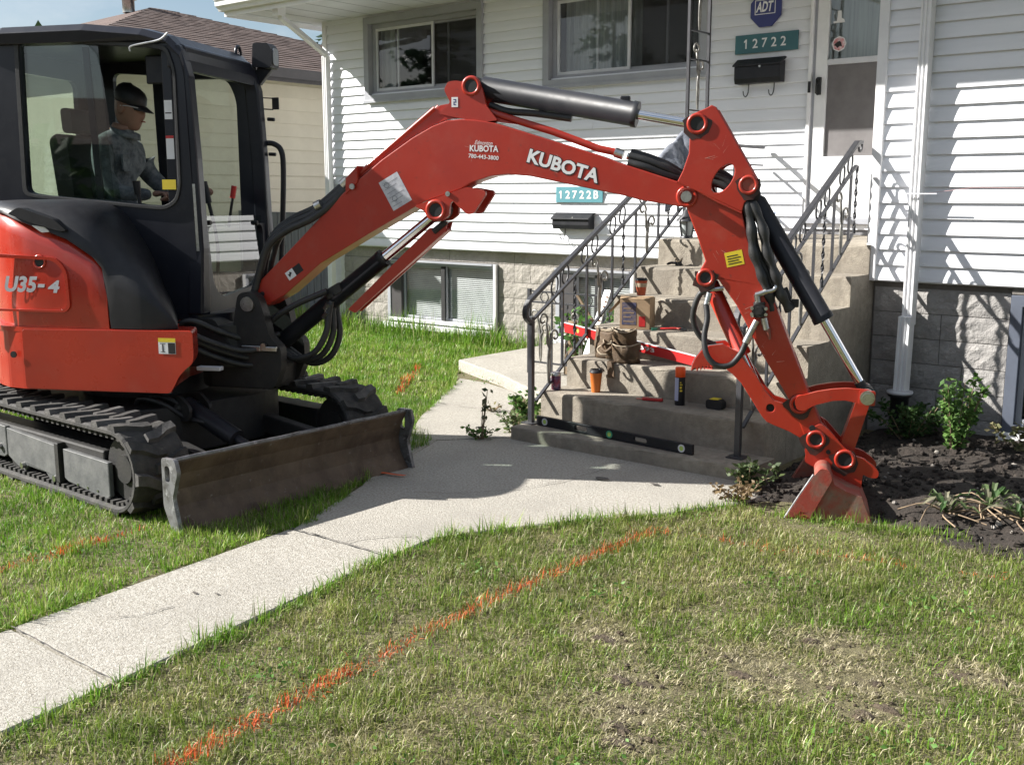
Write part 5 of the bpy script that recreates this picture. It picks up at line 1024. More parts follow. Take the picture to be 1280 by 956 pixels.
def boss(u, v, r, o, parent, m_='dk', rim='red'):
    B().prism([(u+(r+.022+random.uniform(0, .022)*(1.6 if math.sin(k*.35) < 0 else 1))*math.cos(R_(k*18)), v+(r+.02+random.uniform(0, .02)-.018*math.sin(R_(k*18)))*math.sin(R_(k*18))) for k in range(20)], side(BF), o+.0003, o+.0011).build('grease_stain', GREASE, parent)
    B().cyl(BF(u, -o, v), BF(u, o+.004, v), r, 18).build('pin', K[m_], parent); B().tube([BF(u+(r+.01)*math.cos(R_(k*15)), o, v+(r+.01)*math.sin(R_(k*15))) for k in range(25)], .010, 8, cap=False).build('boss', K[rim], parent)
boss(3.315, 1.953, .034, .112, arm); boss(3.579, 1.649, .030, .112, arm, 'redw'); boss(3.378, 1.179, .028, .088, arm); boss(3.877, .539, .032, .090, arm)
B().cyl(BF(3.271, .088, 1.591), BF(3.271, .125, 1.591), .028, 14).build('pivot_bolt', K['zinc'], arm); B().tube([BF(3.271+.046*math.cos(R_(k*15)), .092, 1.591+.046*math.sin(R_(k*15))) for k in range(25)], .010, 8, cap=False).build('boss', K['red'], arm)
b = B(); f_ = tilt(3.485, 1.232, 13, .0858); b.add([f_(0, 0, 0), f_(.09, 0, 0), f_(.09, .075, 0), f_(0, .075, 0)], [(0, 1, 2, 3)]); dec = b.build('warning_sticker', K['yellow'], arm)
b = B()
for k in range(4): b.add([f_(.01, .012+.013*k, .0006), f_(.078-.012*(k % 2), .012+.013*k, .0006), f_(.078-.012*(k % 2), .017+.013*k, .0006), f_(.01, .017+.013*k, .0006)], [(0, 1, 2, 3)])
b.build('print', K['dk'], dec)
# valve, steel elbow and hoses on the near side of the arm
v_ = B().cyl(BF(3.655, .08, 1.02), BF(3.655, .13, 1.02), .036, 16).cyl(BF(3.655, .10, .985), BF(3.655, .10, 1.06), .030, 14).cyl(BF(3.655, .13, 1.02), BF(3.655, .145, 1.02), .022, 6)
v_ = v_.build('valve', K['cast'], arm)
b = B().cyl(BF(3.648, .10, 1.055), BF(3.640, .10, 1.10), .016, 10).cyl(BF(3.635, .10, 1.095), BF(3.69, .10, 1.115), .015, 10); b.tube(spline([BF(3.685, .10, 1.113), BF(3.725, .10, 1.125), BF(3.735, .09, 1.16), BF(3.725, .08, 1.20)], 5), .012, 10).cyl(BF(3.68, .10, .98), BF(3.695, .10, .92), .018, 10).cyl(BF(3.63, .10, .985), BF(3.625, .10, 1.0), .016, 8)
for u, v in ((3.62, 1.03), (3.69, 1.03), (3.69, 1.0), (3.62, 1.0)): b.cyl(BF(u, .10, v), BF(u, .135, v), .009, 8)
b.build('fitting', K['zinc'], v_); B().cyl(BF(3.70, .10, .925), BF(3.715, .10, .87), .016, 10, .006).build('rubber_cap', K['redw'], v_)
b = B().cyl(BF(3.645, .10, .965), BF(3.60, .11, .865), .017, 10).cyl(BF(3.612, .108, .89), BF(3.595, .112, .85), .021, 8); b.build('fitting', K['zinc'], v_); b = B().cyl(BF(3.40, .08, 1.10), BF(3.385, .09, 1.03), .016, 10).cyl(BF(3.395, .07, 1.115), BF(3.47, .07, 1.125), .013, 10); b.build('fitting', K['zinc'], v_)
B().tube(spline([BF(3.597, .112, .855), BF(3.57, .12, .79), BF(3.52, .14, .735), BF(3.45, .15, .735), BF(3.40, .15, .79), BF(3.385, .13, .88), BF(3.395, .11, .97), BF(3.385, .09, 1.04)], 7), .0155, 10).build('hose', K['hose'], v_)
B().tube(spline([BF(3.40, .07, 1.115), BF(3.35, .06, 1.09), BF(3.318, .05, 1.0), BF(3.325, .04, .92), BF(3.37, .03, .85), BF(3.43, .0, .82)], 6), .0155, 10).build('hose', K['hose'], v_)
b = B()
for k in range(26):
    u, v, o = random.choice(((3.40, 1.80, .1125), (3.46, 1.30, .0855), (3.58, 1.02, .0855), (3.72, .80, .0855), (2.6, 1.74, .0885), (2.1, 1.82, .0885))); u += random.uniform(-.05, .05); v += random.uniform(-.05, .05); a_ = random.uniform(0, 3.1); L = random.uniform(.01, .06); w_ = random.uniform(.0006, .0016)
    d = (math.cos(a_)*L, math.sin(a_)*L); b.add([BF(u, o, v), BF(u+d[0], o, v+d[1]), BF(u+d[0]+w_, o, v+d[1]+w_), BF(u-w_, o, v+2*w_)], [(0, 1, 2, 3)])
b.build('paint_scratches', mat('pale_scratched_paint', (.55, .25, .2), .7), arm, kind='stuff')
# -- bucket cylinder behind the arm
kc = ram((3.592, 1.60), (4.204, .594), .63, .052, .024, ex, o=-.0)
for k in range(3): B().tube(spline([BF(3.56, .05-.05*k, 1.56), BF(3.60-.02*k, .07-.05*k, 1.45), BF(3.63-.03*k, .07-.05*k, 1.32), BF(3.70-.035*k, .07-.05*k, 1.18), BF(3.76-.03*k, .06-.05*k, 1.08), BF(3.82-.02*k, .05-.03*k, 1.03)][:6-k*2 or None], 6), .019, 10).build('hose', K['hose'], kc)
b = B().box(0, 1, 0, 1, 0, 1, lambda x, y, z: BF(3.79+.06*x, -.02+.05*y, 1.03+.04*z)); b.cyl(BF(3.775, .03, 1.13), BF(3.80, .03, 1.07), .015, 10); b.build('port_block', K['cast'], kc, bevel=.005)
for k, du in ((0, 0), (1, .055)):
    B().tube(spline([BF(3.575+du*.4, .085, 1.56), BF(3.60+du, .095, 1.44), BF(3.615+du*1.2, .095, 1.32), BF(3.66+du*1.2, .09, 1.20), BF(3.70+du*1.1, .08, 1.10), BF(3.72+du*1.6, .06, 1.02)], 6), .025, 10, radii=[.025+.004*math.sin(i*1.1) for i in range(31)]).build('hose_sleeve', K['hose'], kc)
# -- thumb
TP = [(3.317, .687), (3.322, .72), (3.336, .754), (3.365, .795), (3.406, .823), (3.478, .834), (3.557, .795), (3.651, .681), (3.70, .60), (3.748, .55), (3.80, .535), (3.89, .510), (4.0, .44), (4.028, .38), (4.02, .33), (3.985, .305), (3.944, .318), (3.897, .354), (3.83, .39), (3.754, .418), (3.715, .435), (3.688, .466), (3.579, .632), (3.53, .68)]+[p for k in range(9) for p in ((3.50-.019*k, .702+.004*k*(1 if k < 4 else .6)-.0006*k*k), (3.493-.019*k, .719+.003*k-.0006*k*k))]
th_ = None
for o in ((.062, .082), (-.082, -.062)):
    p_ = B().prism([TP, circ(3.731, .508, .022, 14)], side(BF), *o).build('thumb', K['red'], ex, bevel=.003)
    th_ = th_ or p_
for o in (.072, -.072):
    B().tube([BF(u, o, v) for u, v in ((3.497, .703), (3.44, .706), (3.39, .709), (3.348, .703), (3.317, .687), (3.322, .72), (3.336, .754), (3.365, .795), (3.406, .823), (3.478, .834))], .0045, 5).build('worn_edge', K['bladeedge'], th_)
b = B().cyl(BF(3.50, -.062, .78), BF(3.50, .062, .78), .03, 14).loft([[BF(u, o, v) for o in (-.062, .062)]+[BF(u+.012, o, v-.014) for o in (.062, -.062)] for u, v in ((3.56, .74), (3.66, .63))]); b.build('thumb_web', K['red'], th_)
B().prism(circ(3.731, .508, .021, 14), side(BF), .058, .062).build('thumb_hole', K['dk'], th_)
tc_ = ram((3.378, 1.179), (3.70, .52), .62, .043, .024, ex, ml='red')
# -- links
LK = rpoly([(3.85, .555), (3.866, .585), (3.90, .592), (3.96, .612), (4.03, .627), (4.10, .635), (4.171, .633), (4.215, .632), (4.237, .60), (4.23, .565), (4.205, .553), (4.164, .560), (4.10, .573), (4.039, .568), (3.95, .540), (3.90, .508), (3.865, .512)], .012)
lk = B().prism(LK, side(BF), .088, .112).build('link', K['red'], ex, bevel=.005); B().prism(LK, side(BF), -.112, -.088).build('link', K['red'], ex, bevel=.005)
B().prism(rpoly([(4.165, .63), (4.243, .628), (4.243, .553), (4.165, .555)], .01), side(BF), .1125, .124).build('link_head', K['red'], lk, bevel=.003)
B().cyl(BF(4.204, -.125, .594), BF(4.204, .138, .594), .036, 22).build('pin', K['zinc'], lk); B().cyl(BF(4.204, .138, .594), BF(4.204, .148, .594), .028, 6).build('pin_head', K['zinc'], lk)
l2 = B().prism(rpoly([(4.165, .60), (4.235, .60), (4.15, .27), (4.10, .235), (4.075, .28)], .02), side(BF), -.06, .06).build('bucket_link', K['red'], ex, bevel=.008)
# -- bucket
bk = B(); SH = [(3.83, -.030), (3.90, -.034), (3.98, -.040), (4.06, -.055), (4.13, -.064), (4.20, -.056), (4.246, -.01), (4.235, .05), (4.19, .128), (4.12, .155), (4.06, .185), (4.035, .235)]
bk.loft([[BF(u, o, v) for u, v in SH]+[BF(u+(4.03-u)*.055, o, v+(.1-v)*.075) for u, v in SH[::-1]] for o in (-.305, 0, .305)])
bucket = bk.build('bucket', K['redw'], ex, bevel=.003)
SPL = [(3.815, -.04), (3.835, -.005), (3.90, .12), (3.955, .215), (3.985, .262), (4.02, .262), (4.05, .225), (4.06, .185), (4.12, .155), (4.195, .132), (4.252, -.008), (4.21, -.062), (4.13, -.070), (3.98, -.046)]
for o in ((.3055, .325), (-.325, -.3055)): B().prism(SPL, side(BF), *o).build('side_plate', K['redw'], bucket, bevel=.003)
for o in ((.3255, .342), (-.342, -.3255)): B().prism(rpoly([(3.805, -.045), (3.90, .125), (3.957, .222), (3.99, .268), (4.03, .262), (4.05, .215), (3.985, .08), (3.93, -.045)], .012), side(BF), *o).build('side_cutter', K['redw'], bucket, bevel=.003)
b = B().tube([BF(3.803, .333, -.048), BF(3.895, .333, .12), BF(3.96, .333, .232)], .008, 6); b.build('bright_edge', K['bladeedge'], bucket)
B().cyl(BF(4.005, -.304, .215), BF(4.005, .304, .215), .042, 20).build('torsion_tube', K['redw'], bucket)
EAR = rpoly([(3.915, .24), (3.925, .36), (3.95, .425), (3.985, .445), (4.02, .425), (4.10, .335), (4.16, .285), (4.205, .275), (4.262, .235), (4.285, .205), (4.275, .175), (4.23, .178), (4.205, .195), (4.20, .115), (4.12, .145), (4.05, .17)], .015)
for o in ((.083, .108), (-.108, -.083)): B().prism(EAR, side(BF), *o).build('hanger_ear', K['red'], bucket, bevel=.004)
boss(3.966, .363, .030, .112, bucket); boss(4.113, .266, .034, .112, bucket)
B().cyl(BF(3.945, .108, .42), BF(3.945, .116, .42), .016, 12).build('bolt', K['dk'], bucket); B().cyl(BF(4.03, .108, .30), BF(4.03, .112, .30), .012, 10).build('bolt', K['dk'], bucket)

b = B()
for k in range(260):
    u = random.uniform(3.84, 4.0); clod(b, BF(u+.02, random.uniform(-.28, .28), random.uniform(-.02, .03)+.10*max(0, u-3.93)), .004+.018*random.random()**2)
b.build('caked_soil', K['soil'], bucket, kind='stuff')
# ------------------------------------------------------------------ the operator
def skin(name, pts, edges, m_, parent, root=0, sub=2):
    me = bpy.data.meshes.new(name); me.from_pydata([tuple(Vector(p[0])-ORG) for p in pts], edges, []); me.materials.append(m_)
    o = bpy.data.objects.new(name, me); COL.objects.link(o); o.parent = parent; o.modifiers.new('skin', 'SKIN').use_smooth_shade = True
    for i, p in enumerate(pts):
        r = p[1]; r = (r, r) if not isinstance(r, tuple) else r; o.data.skin_vertices[0].data[i].radius = r; o.data.skin_vertices[0].data[i].use_root = i == root
    o.modifiers.new('sub', 'SUBSURF').render_levels = sub; return o
pp = thing('person', UF(-.28, -.2, 1.40), 'operator in dark cap and glasses and grey work shirt sitting in the excavator cab', 'person')
PF = lambda a, o, z: UF(a, -.2+o, z)
body = skin('body', [(PF(-.30, 0, 1.45), .15), (PF(-.30, 0, 1.60), (.155, .135)), (PF(-.27, 0, 1.76), (.165, .13)), (PF(-.22, 0, 1.90), (.15, .11)), (PF(-.18, 0, 1.975), .062), (PF(-.16, 0, 2.02), .055),
    (PF(-.235, .17, 1.885), .078), (PF(-.19, .245, 1.72), .060), (PF(-.10, .25, 1.615), .052), (PF(.03, .20, 1.60), .042), (PF(.085, .18, 1.605), .032),
    (PF(-.235, -.17, 1.885), .078), (PF(-.17, -.25, 1.72), .060), (PF(-.06, -.27, 1.615), .052), (PF(.08, -.26, 1.62), .040), (PF(.13, -.26, 1.63), .030),
    (PF(-.16, .10, 1.44), .10), (PF(.16, .11, 1.47), .078), (PF(.22, .11, 1.30), .062), (PF(.24, .11, 1.02), .05),
    (PF(-.16, -.10, 1.44), .10), (PF(.16, -.11, 1.47), .078), (PF(.22, -.11, 1.30), .062), (PF(.24, -.11, 1.02), .05)],
    [(0, 1), (1, 2), (2, 3), (3, 4), (4, 5), (3, 6), (6, 7), (7, 8), (8, 9), (9, 10), (3, 11), (11, 12), (12, 13), (13, 14), (14, 15), (0, 16), (16, 17), (17, 18), (18, 19), (0, 20), (20, 21), (21, 22), (22, 23)], K['shirt'], pp)
# head: rings down the face, facing forward and slightly down
hb = B(); hb.smooth = True; hr = []; HC = (-.135, 0, 2.115); pit = R_(-14)
def HP(x, y, z): return PF(HC[0]+x*math.cos(pit)-z*math.sin(pit), HC[1]+y, HC[2]+x*math.sin(pit)+z*math.cos(pit))
for z, fx, bx_, wy in ((-.122, .060, -.0, .026), (-.112, .078, -.03, .042), (-.085, .086, -.066, .056), (-.055, .088, -.084, .065), (-.02, .092, -.095, .074), (.015, .090, -.1, .077), (.05, .090, -.102, .078), (.085, .075, -.095, .072), (.112, .045, -.07, .05), (.122, .01, -.03, .02)):
    r = []
    for k in range(20):
        a = 2*math.pi*k/20; x = (fx if math.cos(a) > 0 else -bx_)*math.cos(a); y = wy*math.sin(a)
        if k == 0: x += {-.055: .008, -.02: .032, .015: .016, -.085: .004}.get(z, 0)
        if k in (1, 19) and z in (.015,): x -= .008
        if k == 0 and z == -.085: x += .004
        r.append(HP(x, y, z))
    hr.append(r)
hb.loft(hr); head = hb.build('head', K['skin'], pp); head.modifiers.new('sub', 'SUBSURF').render_levels = 2
for sg in (-1, 1):
    e = B(); e.smooth = True; e.loft([[HP(-.012+.028*s_*math.cos(q)-.006, sg*(.074+dy), -.005+.034*s_*math.sin(q)) for q in [2*math.pi*k/10 for k in range(10)]] for s_, dy in ((.7, -.004), (1, .006), (.75, .012), (.2, .006))]); e.build('ear', K['skin'], head)
    B().prism(rpoly([(.0, 0), (.034, .0), (.036, .022), (.0, .026)], .008), lambda u, v, t: HP(.094-.35*u+t, sg*(.012+u*1.15), .006+v), 0, .004).build('spectacle_lens', K['dk'], head)
    B().tube([HP(.085, sg*.058, .022), HP(.03, sg*.081, .02), HP(-.02, sg*.082, .012)], .003, 6).build('spectacle_arm', K['silver'], head)
b = B().tube([HP(.101, -.018, -.055), HP(.107, 0, -.053), HP(.101, .018, -.055)], .004, 6); b.build('mouth', K['redw'], head)
b = B(); b.smooth = True; rr = []
for z, s_, dx in ((.030, 1.0, 0), (.055, 1.05, 0), (.09, 1.02, -.002), (.118, .86, -.006), (.138, .55, -.01), (.145, .1, -.012)):
    rr.append([HP(dx+(.092 if math.cos(q) > 0 else .104)*s_*math.cos(q), .080*s_*math.sin(q), z-.010*math.cos(q)) for q in [2*math.pi*k/20 for k in range(20)]])
b.loft(rr); capo = b.build('cap', K['black'], pp)
b = B(); b.smooth = True; vs = []; n = 12
for i in range(4):
    for k in range(n+1):
        q = R_(-62+124*k/n); ext = .086+.021*i*math.cos(q)**.6; vs.append(HP(ext*math.cos(q)+.003*i, .086*math.sin(q)*(1-.05*i), .036-.010*i+.012*(math.cos(q)-.7)))
b.add(vs, [(i*(n+1)+k, i*(n+1)+k+1, (i+1)*(n+1)+k+1, (i+1)*(n+1)+k) for i in range(3) for k in range(n)]); o_ = b.build('peak', K['black'], capo); sm = o_.modifiers.new('solid', 'SOLIDIFY'); sm.thickness = .004
b = B(); b.smooth = True; b.loft([[HP(-.02+.066*math.cos(q)-.02*f, .068*math.sin(q), -.10-.045*f) for q in [2*math.pi*k/16 for k in range(16)]] for f in (0, 1)]); b.build('neck', K['skin'], pp)
b = B(); b.smooth = True; b.loft([[PF(-.175+.088*math.cos(q), .088*math.sin(q), 1.955+.028*f-.03*math.cos(q)) for q in [2*math.pi*k/18 for k in range(18)]] for f in (0, .6, 1.2)]); b.build('collar', K['shirt'], pp)
b = B().prism(rrect(-.05, .05, 0, .10, .01), lambda u, v, t: PF(-.125+t+.02*u, .10+u, 1.74+v), 0, .012); b.build('breast_pocket', K['shirt'], pp, bevel=.004)
for sg, c in ((1, (.10, .178, 1.605)), (-1, (.145, -.26, 1.63))):   # hands closed on the levers
    pts = [(PF(c[0]-.015, c[1], c[2]), .024), (PF(c[0]+.02, c[1], c[2]+.002), (.034, .018)), (PF(c[0]+.055, c[1], c[2]+.004), (.036, .016))]; ed = [(0, 1), (1, 2)]
    h = skin('hand', pts, ed, K['skin'], pp, sub=1)
    for f in range(4):
        y = c[1]+sg*(-.030+.020*f); L = (.9, 1.05, 1, .8)[f]
        B().tube(spline([PF(c[0]+.05, y, c[2]+.006), PF(c[0]+.05+.032*L, y, c[2]+.004), PF(c[0]+.052+.045*L, y, c[2]-.018), PF(c[0]+.03+.03*L, y, c[2]-.036)], 4), .0085, 8).build('finger', K['skin'], h)
    B().tube(spline([PF(c[0]+.005, c[1]-sg*.028, c[2]), PF(c[0]+.03, c[1]-sg*.050, c[2]-.006), PF(c[0]+.06, c[1]-sg*.046, c[2]-.014)], 4), .0095, 8).build('thumb', K['skin'], h)

# ------------------------------------------------------------------ neighbouring house and fence
NX = -12.6
nb = thing('neighbour_house', (NX-4, 11, 0), 'beige lap sided neighbouring house with brown shingle hip roof behind the cab', 'house')
w = B().box(NX-8.4, NX-.02, 7.0, 15.6, 0, 3.3); nw = w.build('wall', K['cream'], nb)
b0 = None; z = .2
while z < 3.25:
    e = .185
    if b0 is None:
        b = B(); b.loft([[Vector((NX+x, y, z+q)) for x, q in ((0-.02, 0), (.012, 0), (.014, .012), (.002, e), (-.02, e))] for y in (7.0, 15.6)]); b0 = b.build('siding_board', K['cream'], nw)
    else: share(b0, (0, 0, z-.2), nw, 'siding_board')
    z += e
for y in (7.0, 15.6): B().box(NX-.02, NX+.03, y-.05, y+.05, .1, 3.3).build('corner_post', K['cream'], nb)
ez, rz = 3.30, 4.72; x0, x1, y0, y1 = NX-9, NX+.5, 6.6, 16.2; xr = NX-4.2
ya, yb = 10.75, 11.0
rv = [(x0, y0, ez), (x1, y0, ez), (x1, y1, ez), (x0, y1, ez), (xr, ya, rz), (xr, yb, rz)]
rf2 = B().add(rv, [(0, 1, 4), (1, 2, 5, 4), (2, 3, 5), (3, 0, 4, 5), (3, 2, 1, 0)]).build('roof', K['shingle'], nb)
A0, A1, T0, T1 = [Vector(rv[i]) for i in (1, 2, 4, 5)]; nrm = (A1-A0).cross(T0-A0).normalized(); nrm = nrm if nrm.z > 0 else -nrm
for k in range(26):                             # courses of shingles on the near slope
    f0, f1 = k/26, (k+1.12)/26
    p = [A0.lerp(T0, f0), A1.lerp(T1, f0), A1.lerp(T1, min(1, f1)), A0.lerp(T0, min(1, f1))]
    b = B(); h0 = nrm*.014; h1 = nrm*.003; n = 30; rings = []
    for i in range(n+1):
        q0 = p[0].lerp(p[1], i/n); q1 = p[3].lerp(p[2], i/n); jj = Vector((random.uniform(-.006, .006), 0, random.uniform(-.004, .004))); rings.append([q0+jj+nrm*.001, q0+jj+h0, q1+h1, q1+nrm*.001])
    b.loft(rings); b.build('shingle_course', K['shingle'], rf2)
b = B(); b.loft([[Vector((x1+x, y, ez+z)) for x, z in ((0, -.12), (.09, -.13), (.12, -.02), (.12, .0), (.10, .0), (.09, -.03), (0, -.02))] for y in (y0, y1)]); b.build('gutter', K['gutter'], nb)
B().box(x1-.02, x1-.001, y0, y1, ez-.17, ez-.002).build('fascia', K['gutter'], nb); B().box(NX+.015, x1-.021, y0, y1, ez-.155, ez-.13).build('soffit', K['cream'], nb)
b = B(); b.lathe((xr-.1, ya-.35, rz-.12), [(.10, 0), (.10, .20), (.15, .22), (.15, .28), (.11, .30), (.11, .36), (.16, .37), (.15, .43), (.02, .48)], 14); b.build('roof_vent', K['zinc'], nb)
b = B().box(0, .5, 0, .5, 0, .10, lambda x, y, z: A0.lerp(T0, .93)+(A1-A0).normalized()*(4.6+y)+(T0-A0).normalized()*x*0+nrm*z+Vector((-x, 0, x*.3))); b.build('roof_vent', K['shingle'], nb)
fe = thing('wooden_fence', (-11.3, 9.2, 0), 'weathered grey board fence closing the gap between the two houses', 'fence')
p0 = None; x = -12.5; i = 0
while x < -10.0:
    h = 1.385+.012*math.sin(i*2.1)
    if i % 5 == 0 or p0 is None: p0 = B().box(x, x+.132, 9.2, 9.222, .04, h).build('picket', K['fence'], fe, bevel=.003); px0 = x
    else: share(p0, (x-px0, 0, 0), fe, 'picket')
    x += .142; i += 1
for z in (.35, 1.15): B().box(-12.5, -10.0, 9.224, 9.265, z, z+.085).build('rail', K['fence'], fe)
for x in (-12.45, -10.06): B().box(x-.045, x+.045, 9.266, 9.356, 0, 1.42).build('post', K['fence'], fe)
B().box(-10.30, -10.21, 8.9, 8.99, .02, 1.3).build('gate_post', K['whitemetal'], fe)

# ------------------------------------------------------------------ trees
def colour_attr(o, cols):
    a = o.data.color_attributes.new('col', 'FLOAT_COLOR', 'POINT'); a.data.foreach_set('color', np.asarray(cols, np.float32).ravel())
def leafcloud(name, parent, centers, dirs, size, base, var, rng, droop=.2, cup=True):
    """many small leaves: each a folded quad pair"""
    N = len(centers); c = np.asarray(centers); d = np.asarray(dirs, float)+rng.normal(0, .45, (N, 3)); d[:, 2] -= droop; d /= np.linalg.norm(d, axis=1)[:, None]
    s = np.cross(d, rng.normal(0, 1, (N, 3))); s /= np.linalg.norm(s, axis=1)[:, None]; up = np.cross(s, d); L = size*rng.uniform(.6, 1.3, N)[:, None]
    P = np.stack([c, c+d*L*.5+s*L*.30+up*L*.08, c+d*L, c+d*L*.5-s*L*.30+up*L*.08], 1).reshape(-1, 3)
    me = bpy.data.meshes.new(name); k = np.arange(N)*4
    F = np.stack([np.stack([k, k+1, k+2], 1), np.stack([k, k+2, k+3], 1)], 1).reshape(-1, 3)
    me.vertices.add(len(P)); me.vertices.foreach_set('co', (P-np.array(ORG)).astype(np.float32).ravel()); me.loops.add(F.size); me.loops.foreach_set('vertex_index', F.ravel().astype(np.int32))
    me.polygons.add(len(F)); me.polygons.foreach_set('loop_start', np.arange(0, F.size, 3, dtype=np.int32)); me.update(calc_edges=True)
    me.materials.append(LEAF); o = bpy.data.objects.new(name, me); COL.objects.link(o)
    if parent is not None: o.parent = parent
    else: o.location = ORG
    t = rng.random(N)[:, None]; col = np.array(base)*(1-t)+np.array(var)*t; col = np.repeat(np.concatenate([col, np.ones((N, 1))], 1), 4, 0); colour_attr(o, col); return o
def spruce(x, y, h, r, label, n=7000, base=(.02, .045, .025), var=(.05, .09, .045)):
    t = thing('spruce_tree', (x, y, 0), label, 'tree', 'spruce trees')
    B().tube([(x, y, 0), (x+.03, y, h*.5), (x, y, h*.98)], .1, 9, radii=[h*.022, h*.014, .01]).build('trunk', K['bark'], t)
    rg = np.random.default_rng(int(abs(x*100+y))); C_ = []; D_ = []; lb = B()
    for k in range(int(h*9)):
        z = h*(.08+.9*rg.random()**.8); a = rg.random()*2*math.pi; L = r*(1-z/h)**.8*rg.uniform(.7, 1.1)+.1
        d = np.array([math.cos(a), math.sin(a), -.18]); m_ = int(n/(h*9)*(.4+L/r*1.4))+3; f = rg.uniform(.15, 1, m_)[:, None]
        p = np.array([x, y, z])+d*L*f+rg.normal(0, .07+.05*r, (m_, 3))*np.array([1, 1, .45])*f; C_.append(p); D_.append(np.repeat(d[None], m_, 0))
        lb.tube([(x, y, z), tuple(np.array([x, y, z])+d*L)], .02, 4, radii=[.025, .006])
    lb.build('branch', K['bark'], t); leafcloud('crown', t, np.concatenate(C_), np.concatenate(D_), .20, base, var, rg, .15); return t
spruce(-19.5, 17.8, 6.1, 1.9, 'dark spruce tree top showing above the brown roof right of the vent')
spruce(-23.0, 22.2, 7.0, 1.4, 'slim dark spruce tip seen in the gap under the white eaves')
spruce(-28, 12.5, 6.6, 1.0, 'far spruce tip on the skyline at the left behind the cab roof', 1500)
for x, y, h, lab in ((-22, -5.5, 9, 'nine metre spruce across the street reflected in the left upper window'), (-18.5, -9.5, 8, 'spruce across the street reflected in the right upper window'), (-26, -3.2, 7.5, 'shortest of the spruces across the street beyond the left frame edge'), (-14.5, -13.5, 9.5, 'spruce across the street nearest to the opposite house'), (-29, -8, 10, 'tallest and farthest spruce across the street')):
    spruce(x, y, h, 2.3, lab, 4500)

rg = np.random.default_rng(8); cs, ds = [], []  # unseen tree rows, added to block bright low sky and darken reflections
for k in range(84):
    x = -55+2.1*k+rg.normal(0, .6); y = -19+rg.normal(0, 2.2)-abs(x+8)*.05
    if k >= 46: a_ = k-46; x, y = (24+rg.normal(0, 2), -20+2.2*a_) if a_ < 18 else (-40+rg.normal(0, 2), -18+2.2*(a_-18))
    hh = rg.uniform(3.6, 7.5); rr = rg.uniform(1.3, 2.4); m_ = 420
    if k < 46 and -17 < x < 1: hh *= .42; rr *= .7
    p = rg.normal(0, 1, (m_, 3)); p /= np.linalg.norm(p, axis=1)[:, None]; q = rg.random(m_)[:, None]**.4; c = np.array([x, y, hh*.52])+p*q*np.array([rr, rr, hh*.5]); cs.append(c); ds.append(p)
org(); wood_ = leafcloud('added_tree_row', None, np.concatenate(cs), np.concatenate(ds), .55, (.025, .05, .02), (.06, .10, .035), rg); wood_['kind'] = 'stuff'
op = thing('opposite_house', (-9, -27, 0), 'low grey house across the street seen only as a reflection in the glass', 'house')
B().box(-17, -2, -31, -23.5, 0, 3).build('wall', mat('grey_stucco', (.3, .29, .27), .9), op)
B().add([(-17.6, -31.6, 3), (-1.4, -31.6, 3), (-1.4, -22.9, 3), (-17.6, -22.9, 3), (-14, -27.2, 4.6), (-5, -27.2, 4.6)], [(0, 1, 5, 4), (1, 2, 5), (2, 3, 4, 5), (3, 0, 4), (3, 2, 1, 0)]).build('roof', K['shingle'], op)
for x in (-15, -10, -5): B().box(x-.8, x+.8, -23.5, -23.46, 1, 2.2).build('window', K['dk'], op)
# ------------------------------------------------------------------ small plants
def plant(name, x, y, z0, h, r, n, leaf, label, cat, base=(.05, .12, .025), var=(.14, .25, .06), stems=6, group=None, dry=0, lean=(0, 0)):
    t = thing(name, (x, y, z0), label, cat, group); rg = np.random.default_rng(int(abs(x*977+y*331))); C_ = []; D_ = []; b = B()
    for k in range(stems):
        a = rg.random()*2*math.pi; rr = r*math.sqrt(rg.random()); top = Vector((x+rr*math.cos(a)+lean[0]*h, y+rr*math.sin(a)+lean[1]*h, z0+h*rg.uniform(.6, 1)))
        pts = spline([Vector((x+.15*rr*math.cos(a), y+.15*rr*math.sin(a), z0-.01)), Vector((x+.6*rr*math.cos(a), y+.6*rr*math.sin(a), z0+h*.45)), top], 5); b.tube(pts, .004, 5, radii=[.005-.003*i/len(pts) for i in range(len(pts))])
        for i in range(max(1, n//stems)):
            q = pts[min(len(pts)-1, int(len(pts)*rg.uniform(.15, 1)))]; a2 = rg.random()*2*math.pi; d = (math.cos(a2), math.sin(a2), rg.uniform(-.1, .7)); C_.append(tuple(q+Vector(rg.normal(0, .012, 3)))); D_.append(d)
    b.build('stem', K['wood'] if dry else K['pipe'] if False else K['wood'], t); leafcloud('foliage', t, C_, D_, leaf, base, var, rg); return t
zs_ = lambda x, y: float(soilh(np.array(x), np.array(y)))
plant('shrub', -1.95, 6.55, zs_(-1.95, 6.55), .46, .17, 700, .042, 'sunlit leafy green shrub against the rock faced foundation right of the downspout', 'shrub', stems=11)
plant('shrub', -2.30, 6.75, zs_(-2.3, 6.75), .26, .30, 1100, .036, 'low shaded green weeds spreading round the drain pipe foot', 'weeds', base=(.03, .07, .02), var=(.07, .13, .035), stems=14)
plant('shrub', -1.62, 6.75, .05, .22, .18, 260, .045, 'small dry green weed by the right hand basement window frame', 'weeds', base=(.10, .13, .05), var=(.25, .22, .12), stems=7)
plant('weed', -4.62, 5.80, 0, .26, .16, 330, .045, 'bright leafy weed sprouting at the foot of the left railing post', 'weed', stems=9)
plant('weed', -4.52, 5.50, 0, .16, .13, 200, .035, 'low weed tuft in the crack beside the base slab corner', 'weed', stems=7, base=(.05, .1, .03), var=(.2, .25, .1))
plant('weed', -4.55, 5.20, .02, .34, .045, 26, .05, 'tall wilted thistle growing from the paving joint before the base slab', 'weed', base=(.04, .065, .03), var=(.10, .10, .06), stems=3, dry=1)
